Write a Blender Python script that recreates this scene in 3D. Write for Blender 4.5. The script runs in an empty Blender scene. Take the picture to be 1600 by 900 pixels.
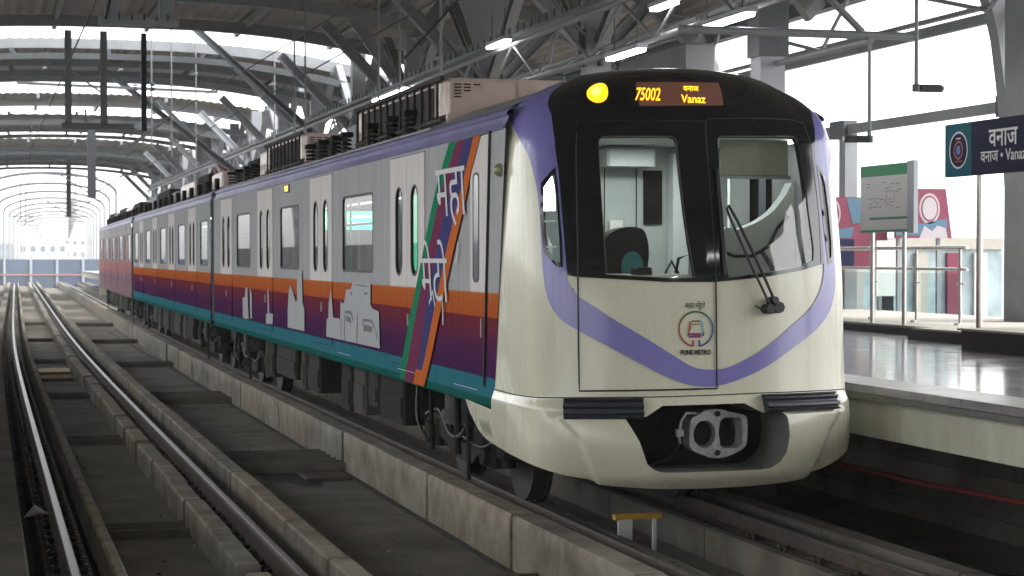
import bpy, bmesh, math, random
from mathutils import Vector, Matrix
from mathutils.geometry import delaunay_2d_cdt
random.seed(7)
R=math.radians
scene=bpy.context.scene
C=scene.collection
# ---------------------------------------------------------------- camera, sky, sun, exposure
YAW=math.atan(825/3030); PIT=math.atan(49/3030)
cd=bpy.data.cameras.new('camera'); cam=bpy.data.objects.new('camera',cd); C.objects.link(cam)
cam.location=(0,0,2.175); cam.rotation_euler=(math.pi/2-PIT,0,-YAW)
cd.sensor_width=36; cd.lens=36*3030/1600; cd.clip_start=.05; cd.clip_end=6000
cd.dof.use_dof=True; cd.dof.focus_distance=17.5; cd.dof.aperture_fstop=4.5
scene.camera=cam
SUN_EL=R(52); SUN_AZ=R(115)
w=bpy.data.worlds.new('World'); scene.world=w; w.use_nodes=True
nt=w.node_tree; bg=nt.nodes['Background']
sky=nt.nodes.new('ShaderNodeTexSky'); sky.sky_type='NISHITA'; sky.sun_disc=False
sky.sun_elevation=SUN_EL; sky.sun_rotation=SUN_AZ; sky.air_density=1.0; sky.dust_density=1.5; sky.ozone_density=1.0
hs=nt.nodes.new('ShaderNodeHueSaturation'); hs.inputs['Saturation'].default_value=.08; hs.inputs['Value'].default_value=1.0
nt.links.new(sky.outputs[0],hs.inputs['Color']); nt.links.new(hs.outputs[0],bg.inputs[0]); bg.inputs[1].default_value=.15
sd=bpy.data.lights.new('sun','SUN'); sd.energy=.5; sd.angle=R(14); sd.color=(1,.97,.92)
so=bpy.data.objects.new('sun',sd); C.objects.link(so)
# sun in the sky at azimuth (from +Y towards +X) and elevation
dv=Vector((math.sin(SUN_AZ)*math.cos(SUN_EL),math.cos(SUN_AZ)*math.cos(SUN_EL),math.sin(SUN_EL)))
so.rotation_euler=dv.to_track_quat('Z','Y').to_euler()
vs=scene.view_settings; vs.view_transform='Standard'; vs.look='None'; vs.gamma=1; vs.use_curve_mapping=False
vs.exposure=2.35
scene.cycles.max_bounces=8; scene.cycles.transparent_max_bounces=16; scene.cycles.use_denoising=True
# ---------------------------------------------------------------- materials
def mat(name,col,rough=.6,metal=0,noise=0,nscale=6,bump=0,bscale=30,emit=None,estr=0,spec=.5,coat=0,stretch=None,dark=None):
    m=bpy.data.materials.new(name); m.use_nodes=True; t=m.node_tree; b=t.nodes['Principled BSDF']
    b.inputs['Base Color'].default_value=(*col,1); b.inputs['Roughness'].default_value=rough; b.inputs['Metallic'].default_value=metal
    b.inputs['Specular IOR Level'].default_value=spec; b.inputs['Coat Weight'].default_value=coat; b.inputs['Coat Roughness'].default_value=.08
    if noise or bump:
        tc=t.nodes.new('ShaderNodeTexCoord'); mp=t.nodes.new('ShaderNodeMapping'); t.links.new(tc.outputs['Object'],mp.inputs[0])
        if stretch: mp.inputs['Scale'].default_value=stretch
    if noise:
        n=t.nodes.new('ShaderNodeTexNoise'); n.inputs['Scale'].default_value=nscale; n.inputs['Detail'].default_value=6; n.inputs['Roughness'].default_value=.65
        t.links.new(mp.outputs[0],n.inputs['Vector'])
        r=t.nodes.new('ShaderNodeValToRGB'); r.color_ramp.elements[0].position=.32; r.color_ramp.elements[1].position=.7
        d=dark or tuple(c*(1-noise) for c in col); h=tuple(min(1,c*(1+noise*.6)) for c in col)
        r.color_ramp.elements[0].color=(*d,1); r.color_ramp.elements[1].color=(*h,1)
        t.links.new(n.outputs['Fac'],r.inputs[0]); t.links.new(r.outputs[0],b.inputs['Base Color'])
        mr=t.nodes.new('ShaderNodeMapRange'); mr.inputs['To Min'].default_value=min(1,rough+.1); mr.inputs['To Max'].default_value=max(.03,rough-.08)
        t.links.new(n.outputs['Fac'],mr.inputs[0]); t.links.new(mr.outputs[0],b.inputs['Roughness'])
    if bump:
        n2=t.nodes.new('ShaderNodeTexNoise'); n2.inputs['Scale'].default_value=bscale; n2.inputs['Detail'].default_value=5
        t.links.new(mp.outputs[0],n2.inputs['Vector'])
        bp=t.nodes.new('ShaderNodeBump'); bp.inputs['Strength'].default_value=bump; bp.inputs['Distance'].default_value=.02
        t.links.new(n2.outputs['Fac'],bp.inputs['Height']); t.links.new(bp.outputs[0],b.inputs['Normal'])
    if emit: b.inputs['Emission Color'].default_value=(*emit,1); b.inputs['Emission Strength'].default_value=estr
    return m
def glass(name,tint=(.8,.85,.85),refl=1.0,ior=1.5):
    m=bpy.data.materials.new(name); m.use_nodes=True; t=m.node_tree; t.nodes.remove(t.nodes['Principled BSDF'])
    o=t.nodes['Material Output']; tr=t.nodes.new('ShaderNodeBsdfTransparent'); tr.inputs[0].default_value=(*tint,1)
    g=t.nodes.new('ShaderNodeBsdfGlossy'); g.inputs['Roughness'].default_value=.015
    f=t.nodes.new('ShaderNodeFresnel'); f.inputs[0].default_value=ior; mx=t.nodes.new('ShaderNodeMixShader')
    ml=t.nodes.new('ShaderNodeMath'); ml.operation='MULTIPLY'; ml.inputs[1].default_value=refl; ml.use_clamp=True
    ge=t.nodes.new('ShaderNodeNewGeometry'); mi_=t.nodes.new('ShaderNodeMapRange'); mi_.inputs['To Min'].default_value=ior; mi_.inputs['To Max'].default_value=1/ior
    t.links.new(ge.outputs['Backfacing'],mi_.inputs[0]); t.links.new(mi_.outputs[0],f.inputs[0])
    t.links.new(f.outputs[0],ml.inputs[0]); t.links.new(ml.outputs[0],mx.inputs[0]); t.links.new(tr.outputs[0],mx.inputs[1]); t.links.new(g.outputs[0],mx.inputs[2])
    t.links.new(mx.outputs[0],o.inputs[0]); return m
def livery(name,stops,lo,hi,rough=.38,metal=.0,streak=.12,axis='Z'):
    m=mat(name,(.5,.5,.5),.5,metal,spec=.0); t=m.node_tree; b=t.nodes['Principled BSDF']
    tc=t.nodes.new('ShaderNodeTexCoord'); sp=t.nodes.new('ShaderNodeSeparateXYZ'); t.links.new(tc.outputs['Object'],sp.inputs[0])
    mr=t.nodes.new('ShaderNodeMapRange'); mr.inputs['From Min'].default_value=lo; mr.inputs['From Max'].default_value=hi
    t.links.new(sp.outputs[axis],mr.inputs[0]); cr=t.nodes.new('ShaderNodeValToRGB'); e=cr.color_ramp.elements
    while len(e)>1: e.remove(e[-1])
    first=True
    for z,c in stops:
        p=(z-lo)/(hi-lo)
        if first: e[0].position=p; e[0].color=(*c,1); first=False
        else: k=e.new(p); k.color=(*c,1)
    t.links.new(mr.outputs[0],cr.inputs[0])
    mp=t.nodes.new('ShaderNodeMapping'); mp.inputs['Scale'].default_value=(1,5,.25); t.links.new(tc.outputs['Object'],mp.inputs[0])
    n=t.nodes.new('ShaderNodeTexNoise'); n.inputs['Scale'].default_value=2.2; n.inputs['Detail'].default_value=7; n.inputs['Roughness'].default_value=.7; t.links.new(mp.outputs[0],n.inputs['Vector'])
    mx=t.nodes.new('ShaderNodeMix'); mx.data_type='RGBA'; mx.blend_type='MULTIPLY'; mx.inputs[0].default_value=1
    r2=t.nodes.new('ShaderNodeValToRGB'); r2.color_ramp.elements[0].position=.3; r2.color_ramp.elements[1].position=.65
    r2.color_ramp.elements[0].color=(1-streak*2,)*3+(1,); r2.color_ramp.elements[1].color=(1,1,1,1)
    t.links.new(n.outputs['Fac'],r2.inputs[0]); t.links.new(cr.outputs[0],mx.inputs['A']); t.links.new(r2.outputs[0],mx.inputs['B'])
    t.links.new(mx.outputs['Result'],b.inputs['Base Color'])
    bp=t.nodes.new('ShaderNodeBump'); bp.inputs['Strength'].default_value=.12; bp.inputs['Distance'].default_value=.01
    n3=t.nodes.new('ShaderNodeTexNoise'); n3.inputs['Scale'].default_value=1.3; t.links.new(tc.outputs['Object'],n3.inputs['Vector'])
    t.links.new(n3.outputs['Fac'],bp.inputs['Height']); t.links.new(bp.outputs[0],b.inputs['Normal'])
    return m
ORG=(.46,.13,.04); MAR=(.17,.033,.05); PUR=(.062,.022,.075); PU2=(.095,.026,.085); TEA=(.035,.17,.22); GRN=(.015,.11,.095); GRY=(.40,.405,.41)
ST=[(.94,GRN),(1.005,GRN),(1.02,TEA),(1.175,TEA),(1.18,PUR),(1.42,PU2),(1.60,MAR),(1.672,MAR),(1.676,(.42,.10,.03)),(1.87,ORG),(1.875,(.5,.2,.1)),(1.885,GRY)]
M={}
M['livery']=livery('wrapped car side',ST+[(3.2,GRY)],.94,3.2)
M['door']=livery('wrapped door leaf',[(a,(.66,.62,.60) if c is GRY else c) for a,c in ST]+[(3.2,(.66,.62,.60))],.94,3.2,streak=.08)
PNK=(.38,.19,.19); 
M['livery_far']=livery('pink wrapped car side',[(.94,(.22,.15,.16)),(1.1,(.26,.17,.20)),(1.5,(.24,.15,.19)),(1.75,PNK),(1.95,PNK),(2.05,(.5,.33,.33)),(2.4,(.5,.4,.4)),(3.2,GRY)],.94,3.2)
M['cream']=mat('cream gloss paint',(.63,.61,.475),.26,noise=.09,nscale=2.2,coat=.4,stretch=(3,3,.35),bump=.03,bscale=2)
M['violet']=mat('violet paint',(.19,.175,.45),.25,coat=.4)
M['violet_roof']=mat('violet cantrail paint',(.20,.19,.36),.35,noise=.25,nscale=3,stretch=(1,.3,1))
M['black']=mat('black gloss panel',(.010,.010,.012),.10,coat=.3)
M['rubber']=mat('black rubber',(.015,.015,.016),.6)
M['silver']=mat('brushed door metal',(.5,.5,.5),.35,.6)
M['roofgrey']=mat('grey car roof',(.22,.22,.23),.6,noise=.3,nscale=4)
M['wrap']=mat('dusty plastic wrapped unit',(.58,.45,.40),.22,noise=.2,nscale=3,bump=1.0,bscale=5)
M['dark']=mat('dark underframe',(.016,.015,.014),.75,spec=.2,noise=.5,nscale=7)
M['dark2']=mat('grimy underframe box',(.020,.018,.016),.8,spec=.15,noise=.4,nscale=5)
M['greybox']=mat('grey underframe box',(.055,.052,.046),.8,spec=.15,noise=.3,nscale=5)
M['wheel']=mat('worn wheel steel',(.016,.015,.014),.6,.2,noise=.3)
M['castmetal']=mat('cast coupler metal',(.42,.42,.43),.42,.55,noise=.35,nscale=18,bump=.3,bscale=40)
M['antic']=mat('anti climber steel',(.035,.036,.045),.45,.2)
M['glass_cab']=glass('clear windscreen',(.74,.78,.76),1.8)
M['glass_side']=glass('tinted window glass',(.36,.42,.42),.75)
M['glass_rail']=glass('greenish balustrade glass',(.72,.84,.84),1.0)
M['cabwall']=mat('pale grey cab lining',(.50,.53,.52),.5,noise=.04)
M['cabwhite']=mat('white cab panel',(.72,.75,.76),.45)
M['blind']=mat('cream roller blind',(.55,.54,.45),.8,noise=.04)
M['seat']=mat('black seat vinyl',(.018,.018,.02),.45)
M['desk']=mat('brown desk panel',(.20,.13,.12),.5)
M['teal']=mat('teal seat badge',(.08,.35,.38),.5)
M['seatgreen']=mat('green saloon seat',(.05,.22,.12),.5)
M['cablight']=mat('cab light tube',(1,1,1),.5,emit=(1,1,.97),estr=1.2)
M['saloonlight']=mat('saloon light strip',(1,1,1),.5,emit=(.9,1,.95),estr=.5)
M['greenlight']=mat('glowing green box',(.1,.8,.4),.5,emit=(.05,1,.42),estr=1.0)
M['led_a']=mat('amber led characters',(1,.5,.05),.5,emit=(1,.36,.01),estr=.62)
M['led_bg']=mat('dim display field',(.13,.085,.075),.3,noise=.2,nscale=5,emit=(.5,.12,.03),estr=.022)
M['lamp']=mat('yellow marker lamp',(1,.6,.05),.3,emit=(1,.50,.005),estr=.42)
M['lampcore']=mat('yellow lamp core',(1,.8,.2),.3,emit=(1,.72,.08),estr=.55)
M['red']=mat('oxide red paint',(.25,.03,.03),.5)
M['ceramic']=mat('grey insulator',(.30,.29,.27),.35)
M['white']=mat('white vinyl lettering',(.60,.61,.62),.5,spec=0)
M['silh']=mat('grey vinyl silhouette',(.40,.41,.42),.45,spec=0,noise=.06)
M['silhdark']=mat('dark vinyl line',(.05,.05,.06),.5)
M['rgreen']=mat('green vinyl ribbon',(.02,.20,.10),.4,spec=0); M['rmag']=mat('magenta vinyl ribbon',(.17,.04,.09),.4,spec=0)
M['rblue']=mat('blue vinyl ribbon',(.06,.06,.17),.4,spec=0); M['rorange']=mat('orange vinyl ribbon',(.50,.13,.035),.4,spec=0)
M['ink']=mat('black print',(.03,.03,.035),.6)
# place
M['concrete']=mat('stained concrete kerb',(.28,.255,.21),.85,noise=.4,nscale=2.2,bump=.5,bscale=25,dark=(.15,.13,.10))
M['concrete_b']=mat('greyer kerb block',(.24,.225,.195),.88,noise=.42,nscale=1.6,bump=.5,bscale=25,dark=(.11,.10,.085)); M['concrete_c']=mat('warmer kerb block',(.30,.26,.205),.85,noise=.4,nscale=3,bump=.5,bscale=25,dark=(.17,.14,.10))
M['concrete2']=mat('dusty concrete trackbed',(.18,.162,.13),.9,noise=.42,nscale=1.1,bump=.4,bscale=14,dark=(.095,.083,.065))
M['plinth']=mat('dirty rail plinth',(.10,.085,.066),.9,noise=.5,nscale=5,bump=.8,bscale=22)
M['fascia']=mat('pale platform fascia',(.52,.51,.42),.7,noise=.14,nscale=2.5,bump=.1,stretch=(1,1,.3),dark=(.40,.38,.30))
M['coping']=mat('dark coping edge',(.13,.125,.115),.6,noise=.3,nscale=9)
M['railhead']=mat('polished rail head',(.34,.33,.32),.33,.9)
M['railside']=mat('rusty rail web',(.085,.065,.05),.7,.1,noise=.4,nscale=9)
M['clip']=mat('oily rail clip',(.075,.068,.06),.5,.3)
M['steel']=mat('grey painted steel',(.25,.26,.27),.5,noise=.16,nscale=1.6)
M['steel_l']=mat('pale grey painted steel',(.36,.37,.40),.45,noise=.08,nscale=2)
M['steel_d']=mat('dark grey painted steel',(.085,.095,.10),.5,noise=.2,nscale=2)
M['stain']=mat('dark oily stain',(.03,.028,.024),.5)
M['stainless']=mat('stainless steel tube',(.55,.54,.51),.25,.9)
M['sheet']=mat('beige underside of roof sheet',(.36,.33,.29),.7,noise=.15,nscale=.8)
M['tube']=mat('lit fluorescent tube',(1,1,1),.4,emit=(1,1,1),estr=5)
M['greenboard']=mat('green board band',(.03,.25,.11),.5); M['cardwhite']=mat('printed board face',(.60,.60,.57),.5)
M['aluminium']=mat('grey board edge',(.34,.36,.38),.4,.3)
M['navy']=mat('navy sign face',(.020,.024,.055),.6,spec=.1); M['signteal']=mat('teal sign panel',(.015,.13,.16),.6,spec=.1)
M['signwhite']=mat('white sign lettering',(.8,.8,.8),.5)
M['crimson']=mat('crimson hoarding',(.17,.015,.045),.5,noise=.15,nscale=2); M['skyblue']=mat('blue hoarding shape',(.05,.12,.19),.5)
M['pinkwhite']=mat('pale hoarding print',(.36,.32,.34),.5)
M['beige']=mat('beige parapet wall',(.40,.37,.32),.8,noise=.1); M['yellow']=mat('worn yellow paint',(.50,.30,.04),.6,noise=.4,nscale=14)
M['paper']=mat('crumpled paper',(.82,.80,.77),.8); M['redcable']=mat('red cable',(.22,.03,.02),.6); M['blackcable']=mat('black cable',(.02,.02,.02),.5)
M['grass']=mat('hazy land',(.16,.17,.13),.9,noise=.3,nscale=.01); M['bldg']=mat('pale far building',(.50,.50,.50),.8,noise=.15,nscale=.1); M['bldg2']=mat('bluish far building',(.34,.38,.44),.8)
M['barrier']=mat('blue grey noise barrier',(.09,.12,.17),.6,noise=.2,nscale=.5); M['blueins']=mat('blue insulator',(.03,.04,.25),.4)
def granite():
    m=mat('polished granite platform',(.30,.29,.30),.10); t=m.node_tree; b=t.nodes['Principled BSDF']
    tc=t.nodes.new('ShaderNodeTexCoord'); br=t.nodes.new('ShaderNodeTexBrick'); br.offset=0; br.inputs['Scale'].default_value=1.0
    br.inputs['Brick Width'].default_value=.9; br.inputs['Row Height'].default_value=.6; br.inputs['Mortar Size'].default_value=.006
    br.inputs['Color1'].default_value=(.19,.175,.185,1); br.inputs['Color2'].default_value=(.25,.235,.24,1); br.inputs['Mortar'].default_value=(.12,.12,.12,1)
    t.links.new(tc.outputs['Object'],br.inputs['Vector'])
    n=t.nodes.new('ShaderNodeTexNoise'); n.inputs['Scale'].default_value=3; n.inputs['Detail'].default_value=9; t.links.new(tc.outputs['Object'],n.inputs['Vector'])
    mx=t.nodes.new('ShaderNodeMix'); mx.data_type='RGBA'; mx.blend_type='OVERLAY'; mx.inputs[0].default_value=.45
    t.links.new(br.outputs['Color'],mx.inputs['A']); t.links.new(n.outputs['Fac'],mx.inputs['B']); t.links.new(mx.outputs['Result'],b.inputs['Base Color'])
    mr=t.nodes.new('ShaderNodeMapRange'); mr.inputs['To Min'].default_value=.05; mr.inputs['To Max'].default_value=.22; b.inputs['Specular IOR Level'].default_value=.4; t.links.new(n.outputs['Fac'],mr.inputs[0]); t.links.new(mr.outputs[0],b.inputs['Roughness'])
    return m
M['granite']=granite()
# ---------------------------------------------------------------- mesh builder
class MB:
    def __init__(s): s.v=[]; s.f=[]; s.mi=[]; s.sm=[]
    def add(s,vs,fs,mi=0,smooth=False):
        o=len(s.v); s.v+= [tuple(p) for p in vs]
        for f in fs: s.f.append([i+o for i in f]); s.mi.append(mi); s.sm.append(smooth)
        return s
    def box(s,x0,x1,y0,y1,z0,z1,mi=0,bev=0):
        if bev:
            b=bev; pr=[(x0+b,y0),(x1-b,y0),(x1,y0+b),(x1,y1-b),(x1-b,y1),(x0+b,y1),(x0,y1-b),(x0,y0+b)]
            n=8; vs=[(x,y,z0) for x,y in pr]+[(x,y,z1-b) for x,y in pr]
            cx,cy=(x0+x1)/2,(y0+y1)/2
            vs+=[(x+(b if x<cx else -b),y+(b if y<cy else -b),z1) for x,y in pr]
            fs=[[i,(i+1)%n,n+(i+1)%n,n+i] for i in range(n)]+[[n+i,n+(i+1)%n,2*n+(i+1)%n,2*n+i] for i in range(n)]+[list(range(2*n,3*n)),list(range(n-1,-1,-1))]
            return s.add(vs,fs,mi)
        vs=[(x0,y0,z0),(x1,y0,z0),(x1,y1,z0),(x0,y1,z0),(x0,y0,z1),(x1,y0,z1),(x1,y1,z1),(x0,y1,z1)]
        return s.add(vs,[[3,2,1,0],[4,5,6,7],[0,1,5,4],[1,2,6,5],[2,3,7,6],[3,0,4,7]],mi)
    def bar(s,a,b,w,h=None,up=(0,0,1),mi=0):
        h=h or w; a=Vector(a); b=Vector(b); d=(b-a).normalized(); u=Vector(up)
        if abs(d.dot(u))>.97: u=Vector((0,1,0))
        x=d.cross(u).normalized(); y=x.cross(d)
        vs=[a+x*sx*w/2+y*sy*h/2 for sx,sy in ((-1,-1),(1,-1),(1,1),(-1,1))]+[b+x*sx*w/2+y*sy*h/2 for sx,sy in ((-1,-1),(1,-1),(1,1),(-1,1))]
        return s.add(vs,[[3,2,1,0],[4,5,6,7],[0,1,5,4],[1,2,6,5],[2,3,7,6],[3,0,4,7]],mi)
    def ibar(s,a,b,w,h,t=.02,up=(0,0,1),mi=0):
        a=Vector(a); b=Vector(b); d=(b-a).normalized(); u=Vector(up)
        if abs(d.dot(u))>.97: u=Vector((0,1,0))
        x=d.cross(u).normalized(); y=x.cross(d)
        for k in (-1,1):
            o=y*k*(h/2-t/2); s.bar(a+o,b+o,w,t,up=y,mi=mi)
        s.bar(a,b,t,h-2*t,up=y,mi=mi); return s
    def tube(s,pts,r,n=8,mi=0,closed=False):
        pts=[Vector(p) for p in pts]; m=len(pts); rr=r if isinstance(r,(list,tuple)) else [r]*m; o=[];x=None
        for i,p in enumerate(pts):
            d=(pts[min(i+1,m-1)]-pts[max(i-1,0)]).normalized()
            if closed: d=(pts[(i+1)%m]-pts[(i-1)%m]).normalized()
            if x is None:
                u=Vector((0,0,1)) if abs(d.z)<.9 else Vector((0,1,0)); x=d.cross(u).normalized()
            else: x=(x-d*x.dot(d)).normalized()
            y=d.cross(x)
            o+=[p+(x*math.cos(2*math.pi*k/n)+y*math.sin(2*math.pi*k/n))*rr[i] for k in range(n)]
        fs=[[i*n+k,i*n+(k+1)%n,(i+1)*n+(k+1)%n,(i+1)*n+k] for i in range(m-1) for k in range(n)]
        if closed: fs+=[[(m-1)*n+k,(m-1)*n+(k+1)%n,(k+1)%n,k] for k in range(n)]
        s.add(o,fs,mi,True)
        if not closed: s.add(o[:n],[list(range(n-1,-1,-1))],mi); s.add(o[-n:],[list(range(n))],mi)
        return s
    def prism(s,poly,fn,mi=0):
        """poly in 2D, fn(p,k) -> 3D for k=0,1"""
        n=len(poly); vs=[fn(p,0) for p in poly]+[fn(p,1) for p in poly]
        return s.add(vs,[list(range(n)),list(range(2*n-1,n-1,-1))]+[[i,(i+1)%n,n+(i+1)%n,n+i] for i in range(n)],mi)
    def build(s,name,m,parent=None,loc=None):
        me=bpy.data.meshes.new(name); me.from_pydata([tuple(p) for p in s.v],[],s.f)
        ms=m if isinstance(m,(list,tuple)) else [m]
        for q in ms: me.materials.append(M[q] if isinstance(q,str) else q)
        me.polygons.foreach_set('material_index',s.mi); me.polygons.foreach_set('use_smooth',s.sm); me.update()
        bm=bmesh.new(); bm.from_mesh(me); bmesh.ops.recalc_face_normals(bm,faces=bm.faces) if not getattr(s,'keep',False) else None; bm.to_mesh(me); bm.free()
        o=bpy.data.objects.new(name,me); C.objects.link(o)
        if parent: o.parent=parent
        if loc: o.location=loc
        return o
def thing(name,label,cat,loc=(0,0,0),rotz=0,group=None):
    o=bpy.data.objects.new(name,None); C.objects.link(o); o.location=loc; o.rotation_euler=(0,0,rotz); o.empty_display_size=.2
    o['label']=label; o['category']=cat
    if group: o['group']=group
    return o
def tag(o,label,cat,group=None):
    o['label']=label; o['category']=cat
    if group: o['group']=group
    return o
def struct(o,kind='structure'): o['kind']=kind; return o
def inside(p,poly):
    x,y=p; c=False; n=len(poly); j=n-1
    for i in range(n):
        xi,yi=poly[i]; xj,yj=poly[j]
        if (yi>y)!=(yj>y) and x<(xj-xi)*(y-yi)/(yj-yi)+xi: c=not c
        j=i
    return c
def dens(poly,sp):
    o=[]
    n=len(poly)
    for i in range(n):
        a=poly[i]; b=poly[(i+1)%n]; k=max(1,int(math.hypot(b[0]-a[0],b[1]-a[1])/sp+.5))
        o+=[(a[0]+(b[0]-a[0])*t/k,a[1]+(b[1]-a[1])*t/k) for t in range(k)]
    return o
def cdt(poly,holes,sp):
    loops=[dens(poly,sp)]+[dens(h,sp) for h in holes]
    vs=[];es=[]
    for L in loops:
        o=len(vs); vs+=L; es+=[(o+i,o+(i+1)%len(L)) for i in range(len(L))]
    nb=len(vs)
    xs=[p[0] for p in poly]; ys=[p[1] for p in poly]
    if sp<5:
        bd=list(vs); g={}
        for p in bd: g.setdefault((int(p[0]//sp),int(p[1]//sp)),[]).append(p)
        x=min(xs)+sp*.5; 
        while x<max(xs):
            y=min(ys)+sp*.5
            while y<max(ys):
                if inside((x,y),poly) and not any(inside((x,y),h) for h in holes):
                    ci,cj=int(x//sp),int(y//sp); ok=True
                    for a in (-1,0,1):
                        for b in (-1,0,1):
                            for q in g.get((ci+a,cj+b),()):
                                if (q[0]-x)**2+(q[1]-y)**2<(sp*.55)**2: ok=False
                    if ok: vs.append((x,y))
                y+=sp
            x+=sp
    V,E,F,ov,oe,of=delaunay_2d_cdt([Vector(p) for p in vs],es,[],0,1e-6,True)
    V=[(p.x,p.y) for p in V]; out=[]
    for f in F:
        c=(sum(V[i][0] for i in f)/3,sum(V[i][1] for i in f)/3)
        if inside(c,poly) and not any(inside(c,h) for h in holes): out.append(list(f))
    return V,out
def text(name,body,size,m,matrix,parent=None,extr=.001,sx=1,bold=0,fit=None):
    cu=bpy.data.curves.new(name,'FONT'); cu.body=body; cu.size=size; cu.extrude=extr; cu.align_x='CENTER'; cu.align_y='CENTER'; cu.offset=bold
    cu.resolution_u=3
    o=bpy.data.objects.new(name,cu); C.objects.link(o)
    dg=bpy.context.evaluated_depsgraph_get(); me=bpy.data.meshes.new_from_object(o.evaluated_get(dg)); bpy.data.objects.remove(o); bpy.data.curves.remove(cu)
    if fit:
        xs=[v.co.x for v in me.vertices]; ys=[v.co.y for v in me.vertices]; cx=(min(xs)+max(xs))/2; cy=(min(ys)+max(ys))/2
        me.transform(Matrix.Diagonal((fit[0]/(max(xs)-min(xs)),fit[1]/(max(ys)-min(ys)),1,1))@Matrix.Translation((-cx,-cy,0)))
    me.transform(Matrix.Diagonal((sx,1,1,1))); me.materials.clear(); me.materials.append(M[m])
    ob=bpy.data.objects.new(name,me); C.objects.link(ob)
    if callable(matrix):
        for v in me.vertices: v.co=matrix(v.co)
    else: me.transform(matrix)
    if parent: ob.parent=parent
    return ob

# ---- nose surface functions
def pchip(xs,ys,x):
    n=len(xs)
    if x<=xs[0]: return ys[0]
    if x>=xs[-1]: return ys[-1]
    h=[xs[i+1]-xs[i] for i in range(n-1)]; d=[(ys[i+1]-ys[i])/h[i] for i in range(n-1)]
    m=[d[0]]+[0 if d[i-1]*d[i]<=0 else 2*d[i-1]*d[i]/(d[i-1]+d[i]) for i in range(1,n-1)]+[d[-1]]
    i=max(k for k in range(n-1) if xs[k]<=x)
    t=(x-xs[i])/h[i]
    return (ys[i]*(1+2*t)*(1-t)**2+m[i]*h[i]*t*(1-t)**2+ys[i+1]*t*t*(3-2*t)+m[i+1]*h[i]*t*t*(t-1))
YS=15.28
def XC_of(v): return 5.40+.06*min(1,max(0,(v-3.15)/.6))
def z_of(v): return v if v<=3.2 else 3.2+.51*math.sin(math.pi/2*min(1,(v-3.2)/.8))
def W_of(v):
    return pchip([.3,.38,.5,.7,1.0,1.1,2.0,3.0,3.2,3.331,3.461,3.572,3.738,3.9,4.0],
                 [1.24,1.31,1.37,1.405,1.415,1.39,1.38,1.35,1.32,1.275,1.16,1.01,.75,.32,.0],v)
def Yc_of(v):
    return pchip([.3,.40,.5,.75,1.0,1.09,2.0,2.5,3.0,3.23,3.4,3.53,3.7,3.85,4.0],
                 [14.22,14.09,14.02,13.96,14.0,14.04,14.10,14.20,14.33,14.38,14.42,14.47,14.60,14.84,15.2],v)
# plan curve: s in [0,1] -> (t, frac)
SA=[0,.2,.4,.55,.66,.74,.80,.85,.90,1.0]
TA=[0,.25,.5,.70,.84,.92,.965,.988,1.0,1.0]
FA=[1,.987,.945,.885,.82,.745,.65,.52,.33,0]
def S(s,v):
    a=abs(s); sg=1 if s>=0 else -1
    t=pchip(SA,TA,a); fr=pchip(SA,FA,a)
    # rounder plan towards the dome
    k=min(1,max(0,(v-3.1)/.6)); k=k*k*(3-2*k)
    th=a*math.pi/2; t2=math.sin(th); f2=math.cos(th)
    t=t*(1-k)+t2*k; fr=fr*(1-k)+f2*k
    W=W_of(v); L=YS-Yc_of(v)
    y=YS-L*fr
    if a>1: y=YS+(a-1)*3.0
    return (XC_of(v)+sg*W*t, y, z_of(v))
def Nrm(s,v,e=2e-3):
    a=S(s-e,v);b=S(s+e,v);c=S(s,v-e);d=S(s,min(v+e,3.9999))
    u=[b[i]-a[i] for i in range(3)];w=[d[i]-c[i] for i in range(3)]
    n=[u[1]*w[2]-u[2]*w[1],u[2]*w[0]-u[0]*w[2],u[0]*w[1]-u[1]*w[0]]
    l=math.sqrt(sum(q*q for q in n)) or 1
    return [q/l for q in n]
# ---------------------------------------------------------------- track alignment
def bend(Y):
    w_=8.0; a=(Y-45)/w_
    return .015*w_*(a if a>30 else math.log(1+math.exp(a)))
ROOT=Vector((5.41,15.28,0))
L=lambda p:(p[0]-ROOT.x,p[1]-ROOT.y,p[2]-ROOT.z)
# ---------------------------------------------------------------- nose shell
def surf(s,v,off=0,bul=None):
    p=S(s,min(v,3.9995))
    if bul: off+=bul(s,v)
    if off:
        n=Nrm(s,min(v,3.99)); p=(p[0]+n[0]*off,p[1]+n[1]*off,p[2]+n[2]*off)
    return L(p)
def patch(name,poly,holes,off,m,parent,sp=.045,bul=None,thick=0):
    Vs,Fs=cdt([(2*a,b) for a,b in poly],[[(2*a,b) for a,b in h] for h in holes],sp)
    b=MB(); b.keep=True; P=[surf(x/2,y,off,bul) for x,y in Vs]
    b.add(P,Fs,0,True)
    if thick:
        for loop in [poly]+holes:
            d=dens([(2*a,c) for a,c in loop],sp); n=len(d)
            o=[surf(x/2,y,off,bul) for x,y in d]; i_=[surf(x/2,y,off-thick,bul) for x,y in d]
            b.add(o+i_,[[k,(k+1)%n,n+(k+1)%n,n+k] for k in range(n)])
    ob=b.build(name,m,parent); e=3e-3; ns=[]
    for x,y in Vs:
        y=min(y,3.98); a=Vector(surf(x/2-e,y,off,bul)); c=Vector(surf(x/2+e,y,off,bul)); d=Vector(surf(x/2,y-e,off,bul)); f=Vector(surf(x/2,y+e,off,bul))
        n=(c-a).cross(f-d); n=n.normalized() if n.length>1e-12 else Vector((0,0,1)); ns.append(n)
    if not thick: ob.data.normals_split_custom_set_from_vertices(ns)
    return ob
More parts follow.
